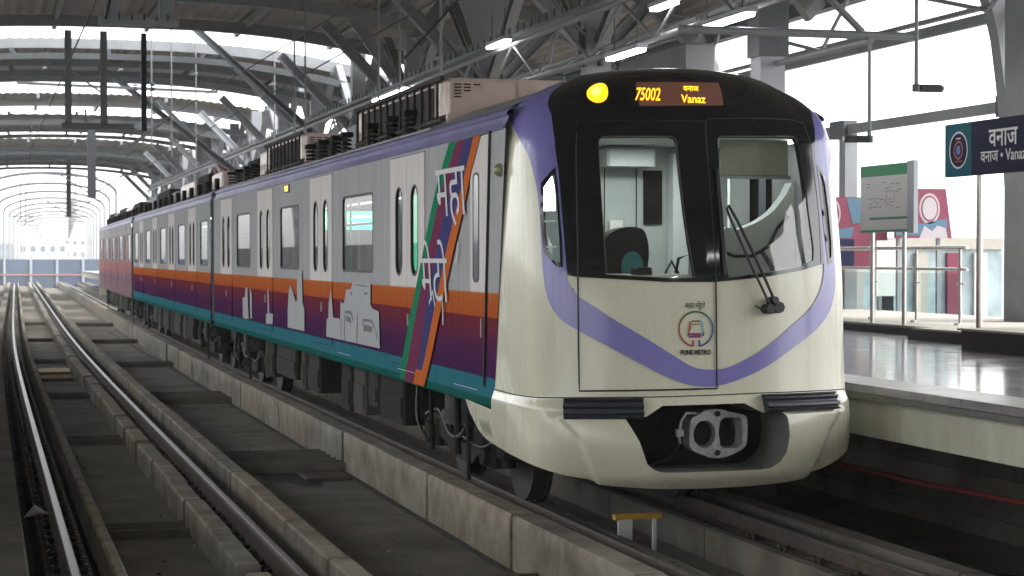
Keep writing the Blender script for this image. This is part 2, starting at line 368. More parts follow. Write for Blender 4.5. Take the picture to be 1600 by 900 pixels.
def cat(pts,k=4,closed=False):
    """catmull-rom smoothing of a polyline"""
    n=len(pts); o=[]
    rng=range(n) if closed else range(n-1)
    for i in rng:
        g=lambda j: pts[j%n] if closed else pts[max(0,min(n-1,j))]
        p0,p1,p2,p3=g(i-1),g(i),g(i+1),g(i+2)
        for a in range(k):
            t=a/k
            o.append(tuple(.5*((2*p1[q])+(-p0[q]+p2[q])*t+(2*p0[q]-5*p1[q]+4*p2[q]-p3[q])*t*t+(-p0[q]+3*p1[q]-3*p2[q]+p3[q])*t**3) for q in range(len(p1))))
    if not closed: o.append(tuple(pts[-1]))
    return o
lead=thing('metro_car','leading metro car with cream and violet cab front and yellow marker lamp','metro car',ROOT)
lead['group']='coupled cars of the metro train'
VO=[(-1.10,3.378),(-.929,3.263),(-.871,3.172),(-.832,3.09),(-.781,2.981),(-.751,2.829),(-.733,2.677),(-.723,2.478),(-.719,2.18),(-.705,1.933),(-.676,1.786),(-.627,1.678),(-.564,1.605),(-.475,1.512),(-.313,1.354),(-.198,1.254),(-.105,1.193),(-.021,1.171),(.055,1.179),(.165,1.23),(.297,1.324),(.43,1.46),(.551,1.601),(.627,1.736),(.666,1.898),(.674,2.022),(.676,2.18),(.680,2.392),(.685,2.593),(.70,2.801),(.76,3.0),(.85,3.17),(.95,3.28),(1.06,3.37)]
VI=[(-.805,3.62),(-.745,3.46),(-.671,3.285),(-.645,3.077),(-.629,2.826),(-.622,2.526),(-.613,2.18),(-.610,2.032),(-.600,1.959),(-.568,1.875),(-.499,1.787),(-.422,1.689),(-.312,1.575),(-.197,1.451),(-.108,1.356),(-.064,1.32),(-.019,1.304),(.073,1.307),(.167,1.363),(.299,1.479),(.42,1.63),(.519,1.764),(.574,1.9),(.599,2.027),(.605,2.154),(.606,2.341),(.606,2.539),(.608,2.72),(.612,2.911),(.625,3.057),(.66,3.285),(.745,3.46),(.80,3.62)]
WL=[(-.459,3.06),(-.457,3.09),(-.440,3.112),(-.125,3.119),(-.100,3.105),(-.091,3.07),(-.089,2.83),(-.084,2.528),(-.074,2.279),(-.055,2.012),(-.191,2.01),(-.454,2.037),(-.459,2.576)]
WR=[(.109,3.079),(.113,3.112),(.131,3.125),(.506,3.141),(.527,3.130),(.536,3.096),(.545,2.847),(.545,2.538),(.553,2.231),(.545,2.145),(.476,2.095),(.308,2.05),(.103,2.012),(.101,2.53)]
QL=[(-.712,2.747),(-.643,2.871),(-.635,2.676),(-.626,2.303),(-.625,2.095),(-.646,2.086),(-.708,2.205),(-.719,2.478)]
QR=[(.623,2.913),(.656,2.862),(.672,2.781),(.676,2.542),(.674,2.26),(.655,2.125),(.628,2.112),(.620,2.45)]
def inset(poly,d,k=1):
    cx=sum(p[0] for p in poly)/len(poly); cy=sum(p[1] for p in poly)/len(poly)
    mx=max(abs(p[0]-cx) for p in poly); my=max(abs(p[1]-cy) for p in poly)
    return [(cx+(x-cx)*(1-d/k/mx),cy+(y-cy)*(1-d/my)) for x,y in poly]
seam=[(-1.0,1.095),(-.874,1.092),(-.744,1.09),(-.629,1.093),(-.215,1.098),(.038,1.105),(.275,1.112),(.595,1.112),(.831,1.108),(1.0,1.105)]
# cream shell above the seam (whole nose up to the dome), holes where glass sits
outer=seam+[(1.0,2.0),(1.0,3.0),(1.0,3.6),(1.0,3.995),(0,3.995),(-1.0,3.995),(-1.0,3.6),(-1.0,3.0),(-1.0,2.0)]
patch('cab_shell',outer,[inset(q,.006,2) for q in (WL,WR,QL,QR)],0,'cream',lead,.05)
band=cat(VO,3)+[(1.0,3.5),(1.0,3.60)]+[(.9,3.66)]+cat(VI[::-1],3)+[(-.9,3.66),(-1.0,3.60),(-1.0,3.5)]
patch('violet_band',band,[QL,QR],.007,'violet',lead,.05)
bl=[(-.610,2.032),(-.567,2.018),(-.420,2.003),(-.191,1.980),(.044,1.978),(.308,2.019),(.475,2.065),(.604,2.119)]
blackp=bl+VI[VI.index((.606,2.341)):]+[(.86,3.72),(1.0,3.80),(1.0,3.995),(0,3.995),(-1.0,3.995),(-1.0,3.80),(-.86,3.72)]+VI[:6]+[(-.613,2.18)]
patch('front_mask',blackp,[WL,WR],.012,'black',lead,.04)
for q,nm in ((WL,0),(WR,1)):
    o=patch('windscreen',q,[],.001,'glass_cab',lead,.08)
    d=dens([(2*a,b) for a,b in q],.06); n=len(d); b=MB()
    b.add([surf(x/2,y,.006) for x,y in d]+[surf(x/2,y,-.05) for x,y in d],[[k,(k+1)%n,n+(k+1)%n,n+k] for k in range(n)]); b.build('gasket','rubber',o)
for q in (QL,QR):
    patch('quarter_light_frame',q,[inset(q,.05,3.2)],.010,'black',lead,.04,thick=.04)
    patch('quarter_light',inset(q,.05,3.2),[],0,'glass_side' ,lead,.06)
q1=[(-.708,2.70),(-.660,2.81),(-.650,2.70),(-.649,2.53),(-.710,2.53)]
patch('corner_lamp',q1,[],.007,mat('lit white corner lamp',(1,1,1),.4,emit=(1,1,.97),estr=3.5),lead,.05)
for v_ in (2.44,2.24): patch('glazing_bar',[(-.706,v_),(-.650,v_+.004),(-.650,v_+.018),(-.706,v_+.014)],[],.008,'white',lead,.05)
def line(name,pts,r,m,off=0.001,k=4,parent=lead,sub=6):
    P=[]
    for i in range(len(pts)-1):
        for a in range(sub): t=a/sub; P.append((pts[i][0]*(1-t)+pts[i+1][0]*t,pts[i][1]*(1-t)+pts[i+1][1]*t))
    P.append(pts[-1]); b=MB(); b.tube([surf(x,y,off) for x,y in P],r,6); return b.build(name,m,parent)
line('body_seam',seam,.005,'rubber',0,parent=lead,sub=5)
DR=[(.052,3.241),(.052,2.884),(.047,2.48),(.044,1.981),(.039,1.155),(-.565,1.145),(-.567,1.6),(-.567,2.008),(-.56,2.6),(-.55,3.225),(.052,3.241)]
line('emergency_door_gap',DR,.0065,'rubber',.009)
line('mask_seam',[(.06,3.26),(.3,3.275),(.5,3.275),(.585,3.25),(.60,3.1),(.598,2.5),(.585,2.12)],.006,'rubber',.008)
# bumper
CR=[(.76,.985),(.652,.931),(.593,.812),(.558,.665),(.532,.488),(.52,.3)]
def sst(x): x=min(1,max(0,x)); return x*x*(3-2*x)
def bul(s,v):
    c=.76
    for i in range(5):
        a,b=CR[i],CR[i+1]
        if b[1]<=v<=a[1]: c=b[0]+(a[0]-b[0])*(v-b[1])/(a[1]-b[1])
    if v<.3: c=.52
    q=.045*sst((c-abs(s))/.03)*sst((.965-v)/.03)
    return q-.035*sst((.54-v)/.18)
HO=[(-.385,.93),(-.310,.932),(-.218,1.031),(.165,1.038),(.248,.961),(.340,.966),(.358,.9),(.363,.782),(.351,.657),(.325,.59),(.285,.548),(.236,.537),(-.223,.535),(-.262,.555),(-.297,.603),(-.332,.763)]
botL=[(-1.285,.935),(-1.262,.88),(-1.217,.813),(-1.15,.722),(-1.056,.665),(-.95,.635),(-.876,.611),(-.724,.54),(-.59,.476),(-.436,.424),(-.214,.391),(.024,.385),(.304,.398),(.451,.423),(.55,.47),(.63,.53),(.71,.59),(.80,.65),(.95,.70),(1.1,.76),(1.25,.91)]
bump_poly=cat(botL,2)+[(1.25,1.10)]+seam[::-1]+[(-1.001,.93),(-1.29,.955)]
bp=patch('front_fairing',bump_poly,[HO],0,'cream',lead,.035,bul)
b=MB(); d=cat(botL,4); n=len(d)
rows=[[surf(x,y,0,bul) for x,y in d]]
for k,(i_,dz) in enumerate(((.02,-.012),(.06,-.02),(.20,-.02))): rows.append([tuple(Vector(surf(x,y,-i_,bul))+Vector((0,0,dz))) for x,y in d])
b.add(sum(rows,[]),[[r*n+k,r*n+k+1,(r+1)*n+k+1,(r+1)*n+k] for r in range(3) for k in range(n-1)],0,True); b.build('fairing_lip','cream',bp)
d=dens([(2*a,c) for a,c in HO],.05); n=len(d); b=MB(); o1=[surf(x/2,y,0,bul) for x,y in d]; o2=[(p[0]*.97,p[1]+.52,p[2]) for p in o1]
b.add(o1+o2,[[k,(k+1)%n,n+(k+1)%n,n+k] for k in range(n)],0,True); b.build('coupler_recess',mat('grey recess lining',(.16,.17,.15),.5,noise=.1),lead)
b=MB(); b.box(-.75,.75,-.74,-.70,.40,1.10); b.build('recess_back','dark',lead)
for s0 in (-.26,.30):
    line('fairing_joint',[(s0*.86,.545),(s0*.86,.395)],.003,'rubber',-.03 if 0 else -.02)
b=MB(); q=[(-1.144,.82),(-1.03,.825),(-1.0,.706),(-1.087,.696)]
patch('step_recess',q,[],.003,mat('shaded step recess',(.33,.33,.22),.5),bp,.05,bul)  # flat patches here; the recess shade is put into their darker cream
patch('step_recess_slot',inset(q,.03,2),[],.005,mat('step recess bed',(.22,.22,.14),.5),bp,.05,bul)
# anti climbers
for s0,s1,v0,v1 in ((-.621,-.307,.928,1.082),(.257,.618,.962,1.102)):
    b=MB(); nu=14; prof=[(0,0),(.0,.055),(.06,.075),(.12,.055),(.2,.05),(.26,.075),(.34,.075),(.4,.05),(.47,.05),(.53,.075),(.61,.075),(.67,.05),(.74,.05),(.8,.075),(.94,.075),(1,.055),(1,0)]
    for i in range(nu+1):
        for f,o in prof: b.v.append(surf(s0+(s1-s0)*i/nu,v0+(v1-v0)*f,o))
    k=len(prof); b.f=[[i*k+j,(i+1)*k+j,(i+1)*k+j+1,i*k+j+1] for i in range(nu) for j in range(k-1)]+[list(range(k)),[nu*k+j for j in range(k-1,-1,-1)]]
    b.mi=[0]*len(b.f); b.sm=[False]*len(b.f); b.build('anti_climber','antic',lead)
# coupler
def cpl():
    cx,cz,y0=.116,.80,-1.12
    b=MB()
    outl=[(-.30,-.08),(-.27,-.16),(-.10,-.235),(.02,-.245),(.13,-.22),(.27,-.15),(.30,-.05),(.30,.12),(.26,.17),(.12,.20),(.04,.225),(-.12,.225),(-.20,.18),(-.285,.13)]
    outl=[(a*.8,c*.8) for a,c in cat(outl,3,True)]
    hl=[(.8*(-.145+.115*math.cos(a*math.pi/12)),.8*(-.01+.135*math.sin(a*math.pi/12))) for a in range(24)]
    sq=[(.02,-.12),(.05,-.155),(.2,-.155),(.245,-.12),(.255,0),(.245,.11),(.22,.15),(.06,.15),(.015,.11),(.0,0)]; sq=[(a*.8,c*.8) for a,c in sq]
    V_,F_=cdt(outl,[hl,sq],.5)
    b.add([(cx+x,y0,cz+y) for x,y in V_],F_)
    for lp,dep in ((outl,.16),(hl,.12),(sq,.12)):
        n=len(lp); b.add([(cx+x,y0,cz+y) for x,y in lp]+[(cx+x*(1 if lp is outl else .86),y0+dep,cz+y*(1 if lp is outl else .86)) for x,y in lp],[[k,(k+1)%n,n+(k+1)%n,n+k] for k in range(n)])
    cp=b.build('coupler','castmetal',lead)
    b=MB()
    for lp in (hl,sq):
        n=len(lp); b.add([(cx+x*.9,y0+.10,cz+y*.9) for x,y in lp],[list(range(n))])
    b.build('coupler_socket','dark2',cp)
    b=MB(); b.tube([(cx-.15,y0+.05,cz+.15),(cx-.26,y0+.02,cz+.16),(cx-.31,y0,cz+.10),(cx-.32,y0+.02,cz-.02),(cx-.30,y0+.05,cz-.08)],.012,8); b.box(cx-.35,cx-.29,y0-.02,y0+.03,cz-.02,cz+.04,bev=.008); b.build('coupler_hose','castmetal',cp)
    b=MB(); b.tube([(cx-.01,y0+.02,cz+.15),(cx-.01,y0-.012,cz+.15)],.023,10); b.tube([(cx-.01,y0+.02,cz-.155),(cx-.01,y0-.012,cz-.155)],.023,10); b.build('coupler_bolt','dark2',cp)
    b=MB(); b.tube([(cx,y0+.12,cz),(cx,y0+.6,cz)],.16,14); b.build('coupler_shank','dark',cp)
    b=MB(); b.tube([(cx-.30,y0+.05,cz-.08),(cx-.36,y0+.12,cz-.2),(cx-.5,y0+.2,cz-.26)],.01,6); b.build('coupler_cable','blackcable',cp)
cpl()
# wipers, camera ball
line('wiper_arm',[(.116,2.56),(.150,2.455),(.24,2.1),(.326,1.779)],.013,'rubber',.07)
line('wiper_arm',[(.105,2.54),(.119,2.455),(.2,2.1),(.295,1.765)],.011,'rubber',.075)
line('wiper_blade',[(.088,2.86),(.085,2.5),(.082,2.03)],.016,'rubber',.04)
b=MB(); b.tube([surf(.31,1.83,.0),surf(.31,1.83,.1)],.03,8); b.tube([surf(.33,1.775,.0),surf(.33,1.775,.1)],.045,8); b.tube([surf(.285,1.765,.0),surf(.285,1.765,.1)],.04,8); b.build('wiper_pivot','rubber',lead)
line('wiper_hose',[(.31,1.76),(.26,1.765),(.225,1.79)],.006,'rubber',.03)
bm=bmesh.new(); bmesh.ops.create_uvsphere(bm,u_segments=20,v_segments=12,radius=.055); me=bpy.data.meshes.new('side_camera'); bm.to_mesh(me); bm.free()
for p in me.polygons: p.use_smooth=True
me.materials.append(mat('olive camera dome',(.22,.22,.12),.3)); o=bpy.data.objects.new('side_camera',me); C.objects.link(o); o.parent=lead; o.location=surf(-.933,2.869,.04)
# marker lamp, destination display
ell=lambda cs,cv,rs,rv,n=24,sh=0:[(cs+rs*math.cos(2*math.pi*k/n),cv+rv*math.sin(2*math.pi*k/n)+sh*rs*math.cos(2*math.pi*k/n)) for k in range(n)]
lm=patch('marker_lamp',ell(-.478,3.475,.058,.088,sh=-.6),[],.018,'lamp',lead,.04,thick=.01)
patch('lamp_core',ell(-.487,3.485,.028,.045,sh=-.6),[],.021,'lampcore',lm,.04)
dp=patch('destination_display',[(-.355,3.60),(.165,3.615),(.235,3.372),(-.300,3.33)],[],.016,mat('display glass',(.02,.018,.018),.08,coat=.5),lead,.06)
patch('display_field',[(-.305,3.572),(.135,3.582),(.135,3.372),(-.262,3.352)],[],.019,'led_bg',dp,.06)
def onnose(s0,v0,off,kx=1.62,sh=0): return lambda co: Vector(surf(s0+(co.x+sh*co.y)/kx,v0+co.y,off+co.z))
text('display_text','75002',.2,'led_a',onnose(-.228,3.455,.021),dp,fit=(.19,.115),bold=.001)
text('display_text','वनाज',.085,'led_a',onnose(-.022,3.512,.021),dp,fit=(.125,.045),bold=.001)
text('display_text','Vanaz',.125,'led_a',onnose(-.012,3.42,.021),dp,fit=(.19,.07),bold=.001)
# emblem
em_c=[('black_green',(.05,.11,.05)),('olive',(.14,.11,.03)),('rust',(.36,.09,.03)),('brown',(.30,.06,.03)),('blue',(.03,.10,.26)),('dark teal',(.03,.13,.20)),('indigo',(.06,.05,.20))]
em=[mat('emblem '+n,c,.5) for n,c in em_c]+[mat('emblem purple',(.22,.02,.14),.5),mat('emblem light blue',(.20,.42,.48),.5)]
b=MB(); EC=(-.055,1.615)
def es(x,y,o=.007): return surf(EC[0]+x/1.70,EC[1]+y,o)
N=48
for k in range(N):
    a0=-90+14+k*(332/N); a1=a0+332/N; mid=(a0+a1)/2
    mi=4 if -60<mid<=20 else 5 if 20<mid<=62 else 0 if mid<=125 else 1 if mid<=160 else 2 if mid<=215 else 3
    if mid<=-45: mi=6
    q=[es(r*math.cos(R(a)),r*math.sin(R(a))) for r,a in ((.128,a0),(.142,a0),(.142,a1),(.128,a1))]; b.add(q,[[0,1,2,3]],mi)
for sx in (-1,1): b.add([es(*p) for p in ((sx*.018,-.085),(sx*.032,-.085),(sx*.034,-.135),(sx*.018,-.135))],[[0,1,2,3]],3 if sx<0 else 6)
def strip(pts,w,mi):
    for i in range(len(pts)-1):
        a=Vector((*pts[i],0)); c=Vector((*pts[i+1],0)); d_=(c-a).normalized(); nn=Vector((-d_.y,d_.x,0))*w/2; e_=d_*w*.4
        b.add([es(*(p.x,p.y)) for p in (a-e_+nn,a-e_-nn,c+e_-nn,c+e_+nn)],[[0,1,2,3]],mi)
strip([(-.062,-.045),(-.045,.055)],.013,2); strip([(-.045,.055),(-.02,.062),(.03,.062)],.012,1); strip([(.03,.062),(.048,.05),(.062,-.03)],.014,8); strip([(-.035,.038),(.022,.038)],.008,2); strip([(.062,-.03),(.055,-.05)],.014,5); strip([(-.04,.03),(-.045,-.01)],.006,1)
b.add([es(*p) for p in ((-.062,-.03),(-.058,-.066),(.035,-.066),(.042,-.03))],[[0,1,2,3]],7)
b.add([es(*p,.009) for p in ((-.048,-.042),(-.048,-.054),(-.036,-.054),(-.036,-.042))],[[0,1,2,3]],8)
b.build('emblem',em,lead)
text('front_lettering','PUNE METRO',.062,'ink',onnose(-.058,1.437,.009,1.7),lead,fit=(.24,.040),bold=.003)
text('front_lettering','महा मेटो',.075,'ink',onnose(-.058,1.800,.007,1.7,.15),lead,fit=(.16,.062))
b=MB()
for a,c in (((.030,-.032),(.040,-.020)),((.040,-.020),(.050,-.032))): b.bar((a[0],a[1],0),(c[0],c[1],0),.005,.001)
b.v=[tuple(onnose(-.058,1.795,.008,1.7)(Vector(p))) for p in b.v]; b.build('front_lettering','ink',lead)
# ---------------------------------------------------------------- cab interior
def lb(b,x0,x1,Y0,Y1,z0,z1,**k): return b.box(x0-ROOT.x,x1-ROOT.x,Y0-ROOT.y,Y1-ROOT.y,z0,z1,**k)
ci=MB(); lb(ci,4.10,6.72,16.55,16.6,1.1,3.15); cabw=ci.build('cab_partition','cabwall',lead)
b=MB(); lb(b,5.73,5.90,16.52,16.549,2.47,2.95); b.build('partition_window','dark2',cabw)
b=MB(); lb(b,5.66,5.665,16.535,16.549,1.15,3.06); lb(b,5.36,5.364,16.535,16.549,1.15,3.06); b.build('partition_joint','dark2',cabw)
b=MB(); lb(b,5.945,6.09,16.35,16.5,1.1,3.1); b.build('cab_post','cabwhite',lead)
b=MB(); lb(b,5.28,5.73,16.2,16.5,2.97,3.14,bev=.02); b.build('overhead_locker','cabwall',lead)
b=MB(); lb(b,4.12,6.70,14.75,16.55,3.155,3.17); b.build('cab_ceiling','cabwhite',lead)
b=MB(); lb(b,4.10,6.72,14.45,16.55,1.08,1.1); b.build('cab_floor','dark2',lead)
b=MB(); lb(b,4.10,4.12,14.9,16.55,1.1,2.0); lb(b,6.68,6.70,14.9,16.55,1.1,2.0); b.build('cab_side_lining','cabwall',lead)
bl_=MB(); lb(bl_,5.74,6.32,14.66,14.68,2.83,3.12); blo=bl_.build('roller_blind','blind',lead)
b=MB(); lb(b,5.72,6.34,14.64,14.70,2.805,2.835,bev=.008); b.build('blind_bar','silver',blo)
b=MB()
for x0,x1,m_ in ((6.19,6.37,0),(6.385,6.44,1),(6.455,6.52,2),(6.53,6.57,1),(6.58,6.68,0)): lb(b,x0,x1,15.60,15.66,1.7,2.86,mi=m_)
b.build('relay_cabinet',['cabwhite','dark2','bldg2'],lead)
b=MB(); prof=[(14.25,1.93),(14.45,2.03),(14.75,2.04),(14.95,1.98),(14.95,1.15),(14.3,1.15)]
b.prism(prof,lambda p,k:((5.40 if k else 4.35)-ROOT.x,p[0]-ROOT.y,p[1])); b.build('driver_desk','desk',lead)
b=MB(); prof=[(14.3,1.93),(14.7,2.02),(14.95,1.98),(14.95,1.15),(14.3,1.15)]
b.prism(prof,lambda p,k:((6.5 if k else 5.5)-ROOT.x,p[0]-ROOT.y,p[1])); b.build('second_desk','dark2',lead)
b=MB(); pf=cat([(4.92,2.0),(4.94,2.2),(4.98,2.34),(5.10,2.41),(5.24,2.42),(5.32,2.37),(5.35,2.2),(5.33,2.0),(5.30,1.3),(4.92,1.3)],3,True)
b.prism(pf,lambda p,k:(p[0]-ROOT.x,(15.5 if k else 15.3)-ROOT.y,p[1])); st=b.build('driver_seat','seat',lead)
b=MB(); b.prism(ell(5.20,2.09,.095,.13),lambda p,k:(p[0]-ROOT.x,(15.31 if k else 15.285)-ROOT.y,p[1])); b.build('seat_badge','teal',st)
b=MB(); lb(b,4.9,5.38,15.0,15.5,1.5,1.62,bev=.03); b.build('seat_cushion','seat',st)
b=MB(); pf=cat([(6.02,2.36),(6.15,2.40),(6.32,2.46),(6.48,2.56),(6.6,2.70),(6.67,2.78),(6.68,2.2),(6.66,1.6),(6.02,1.6)],3,True)
b.prism(pf,lambda p,k:(p[0]-ROOT.x,(15.5 if k else 15.35)-ROOT.y,p[1])); cs=b.build('reflection_panel','cabwhite',lead)  # white shape standing in for a bright reflection in the windscreen
b=MB(); b.tube([L((5.95,15.3,2.24)),L((6.1,15.28,2.18)),L((6.25,15.25,2.18)),L((6.4,15.26,2.26)),L((6.5,15.3,2.42)),L((6.6,15.3,2.52))],.016,6); b.tube([L((6.35,15.28,2.22)),L((6.4,15.2,2.1)),L((6.42,15.1,1.9))],.018,6); b.build('cab_handrail','rubber',cs)
b=MB(); b.tube([L((5.45,15.0,1.9)),L((5.5,15.0,2.16)),L((5.62,15.02,2.2)),L((5.68,15.0,1.9))],.014,6); b.build('microphone_stalk','rubber',lead)
b=MB(); lb(b,5.50,5.72,14.62,14.66,2.02,2.16,bev=.008); lb(b,5.58,5.64,14.62,14.64,1.98,2.02); b.build('control_screen','rubber',lead)
b=MB(); lb(b,4.95,5.10,14.50,14.6,2.02,2.09,bev=.01); b.build('control_handle','antic',lead)
b=MB(); lb(b,4.60,4.86,16.5,16.548,1.7,2.3); b.build('switch_panel','cabwhite',lead)
b=MB(); lb(b,5.40,5.52,16.5,16.53,2.3,2.5); b.build('notice_sheet','paper',lead)
b=MB(); b.tube([L((5.0,16.5,2.9)),L((5.03,16.45,2.5)),L((5.15,16.4,2.3)),L((5.2,16.4,2.0))],.008,5); b.build('hanging_cord','rubber',lead)
b=MB(); b.tube([L((5.30,14.9,1.95)),L((5.42,14.95,2.14)),L((5.52,15,2.0))],.012,6); b.build('desk_lamp_arm','rubber',lead)
for x in (4.45,6.55):
    b=MB(); lb(b,x,x+.06,15.0,15.9,3.13,3.15); b.build('cab_light','cablight',lead)
ld=bpy.data.lights.new('cab_lamp','AREA'); ld.energy=4.5; ld.size=1.0; ld.shape='RECTANGLE'; ld.size_y=.3; ld.color=(.95,1,.98); lo=bpy.data.objects.new('cab_lamp',ld); C.objects.link(lo); lo.parent=lead; lo.location=(0,.35,3.12)
# ---------------------------------------------------------------- car body
def rr(y0,y1,z0,z1,r,n=4):
    o=[]
    for cx,cz,a0 in ((y1-r,z1-r,0),(y0+r,z1-r,90),(y0+r,z0+r,180),(y1-r,z0+r,270)):
        for k in range(n+1): a=R(a0+90*k/n); o.append((cx+r*math.cos(a),cz+r*math.sin(a)))
    return o
XS=1.40
def sheet(b,poly,holes,x,mi=0,flip=False):
    V_,F_=cdt(poly,holes,9); b.add([(x,y,z) for y,z in V_],[f[::-1] if flip else f for f in F_],mi)
def ring(b,poly,x,w,dx,mi=0):
    i_=inset(poly,w,1); n=len(poly)
    b.add([(x,*p) for p in poly]+[(x,*p) for p in i_]+[(x-dx,*p) for p in poly]+[(x-dx,*p) for p in i_],
      [[k,(k+1)%n,n+(k+1)%n,n+k] for k in range(n)]+[[n+k,n+(k+1)%n,3*n+(k+1)%n,3*n+k] for k in range(n)]+[[k,(k+1)%n,2*n+(k+1)%n,2*n+k] for k in range(n)],mi)
def car(root,y0,y1,doors,wins,lv='livery',dl='door',y0top=None,right=True,gang=(False,True)):
    y0t=y0 if y0top is None else y0top
    dh=[[(c-.80,1.10),(c+.80,1.10),(c+.80,3.17),(c-.80,3.17)] for c in doors]
    wo=[rr(a,c,2.0,2.87,.07) for a,c in wins]
    for sd in (-1,1):
        X=sd*XS; b=MB(); b.keep=True
        sheet(b,[(y0,.94),(y1,.94),(y1,3.2),(y0t,3.2)],dh+wo,X,flip=(sd>0) is False)
        b.box(min(X,X-sd*.08),max(X,X-sd*.08),y0,y1,.935,.945)
        sw=b.build('side_wall',lv,root)
        for a,c in wins:
            f=rr(a,c,2.0,2.87,.07); b=MB(); ring(b,f,X+sd*.004,.028,sd*.05); fr=b.build('window_frame','rubber',root)
            b=MB(); sheet(b,inset(f,.02),[],X-sd*.008); b.build('window_pane','glass_side',fr)
            b=MB(); b.box(min(X-sd*.012,X-sd*.03),max(X-sd*.012,X-sd*.03),a,c,2.52,2.545); b.build('window_bar','rubber',fr)
        for c in doors:
            b=MB(); b.box(min(X-sd*.03,X-sd*.005),max(X-sd*.03,X-sd*.005),c-.80,c+.80,3.165,3.185); b.build('door_header','rubber',root)
            for k in (-1,1):
                a0,a1=(c-.79,c-.006) if k<0 else (c+.006,c+.79)
                wc=c+k*.36; sl=rr(wc-.17,wc+.17,1.985,2.87,.15)
                b=MB(); b.keep=True; sheet(b,[(a0,1.11),(a1,1.11),(a1,3.16),(a0,3.16)],[sl],X+sd*.012,flip=(sd>0) is False)
                ob_=[(a0,1.11),(a1,1.11),(a1,3.16),(a0,3.16)]
                b.add([(X+sd*.012,*p) for p in ob_]+[(X-sd*.03,*p) for p in ob_],[[i,(i+1)%4,4+(i+1)%4,4+i] for i in range(4)])
                lf=b.build('door_leaf',dl,root)
                b=MB(); ring(b,sl,X+sd*.015,.022,sd*.03); b.build('leaf_window_frame','rubber',lf)
                b=MB(); sheet(b,inset(sl,.015),[],X+sd*.002); b.build('leaf_window','glass_side',lf)
                if k<0 and sd<0: b=MB(); b.box(X-.03,X-.012,c-.12,c-.10,1.50,1.62); b.build('door_handle','silver',lf)
    # cantrail and roof
    vv=[3.2+i*.8/16 for i in range(17)]
    for sd in (-1,1):
        b=MB(); pr=[(XS,3.19),(XS+.006,3.20),(XS-.03,3.26),(XS-.045,3.30),(XS-.02,3.315),(XS-.035,3.345),(XS-.11,3.385)]
        n=len(pr); b.keep=False
        ys=[y0t+.06]+[y1]
        b.add([(sd*x,y,z) for y in ys for x,z in pr],[[k,k+1,n+k+1,n+k] for k in range(n-1)]); b.build('cantrail','violet_roof',root)
    b=MB(); rp=[(-XS+.10,3.383),(-1.14,3.45),(-1.0,3.515),(-.78,3.60),(-.5,3.665),(-.25,3.70),(0,3.71)]; rp=rp+[(-x,z) for x,z in rp[-2::-1]]; n=len(rp)
    ys=[y0+.02,y1]
    b.add([(x,y,z) for y in ys for x,z in rp],[[k,k+1,n+k+1,n+k] for k in range(n-1)],0,True); b.build('roof','roofgrey',root)
    b=MB(); b.box(-1.38,1.38,y0+.3,y1,1.02,1.10); b.build('floor','dark',root)
    b=MB(); b.box(-1.32,1.32,y0+1.4,y1-.05,3.05,3.07); ce=b.build('ceiling','cabwhite',root)
    for x in (-.55,.55): b=MB(); b.box(x-.05,x+.05,y0+1.6,y1-.3,3.03,3.049); b.build('ceiling_light','saloonlight',ce)
    for g,y in ((gang[0],y0),(gang[1],y1)):
        if g:
            b=MB(); b.box(-1.38,-.55,y-.02 if y>y0 else y,y if y>y0 else y+.02,1.0,3.3); b.box(.55,1.38,y-.02 if y>y0 else y,y if y>y0 else y+.02,1.0,3.3); b.box(-.549,.549,y-.018 if y>y0 else y+.002,y-.002 if y>y0 else y+.018,2.9,3.3); b.build('end_wall','roofgrey',root)
    seats=[]
    for a,c in wins:
        for sd in (-1,1):
            b=MB(); x0,x1=sorted((sd*.88,sd*1.33)); b.box(x0,x1,a-.15,c+.15,1.42,1.52,bev=.02); x0,x1=sorted((sd*1.24,sd*1.34)); b.box(x0,x1,a-.15,c+.15,1.521,1.95,bev=.02); x0,x1=sorted((sd*1.0,sd*1.33)); b.box(x0,x1,a-.1,c+.1,1.1,1.419); b.build('bench_seat','seatgreen',root)
    for c in doors:
        b=MB(); b.tube([(0,c,1.1),(0,c,3.05)],.018,8); b.tube([(-.85,c+1,1.5),(-.85,c+1,3.05)],.016,8); b.tube([(.85,c+1,1.5),(.85,c+1,3.05)],.016,8); b.build('grab_pole','stainless',root)
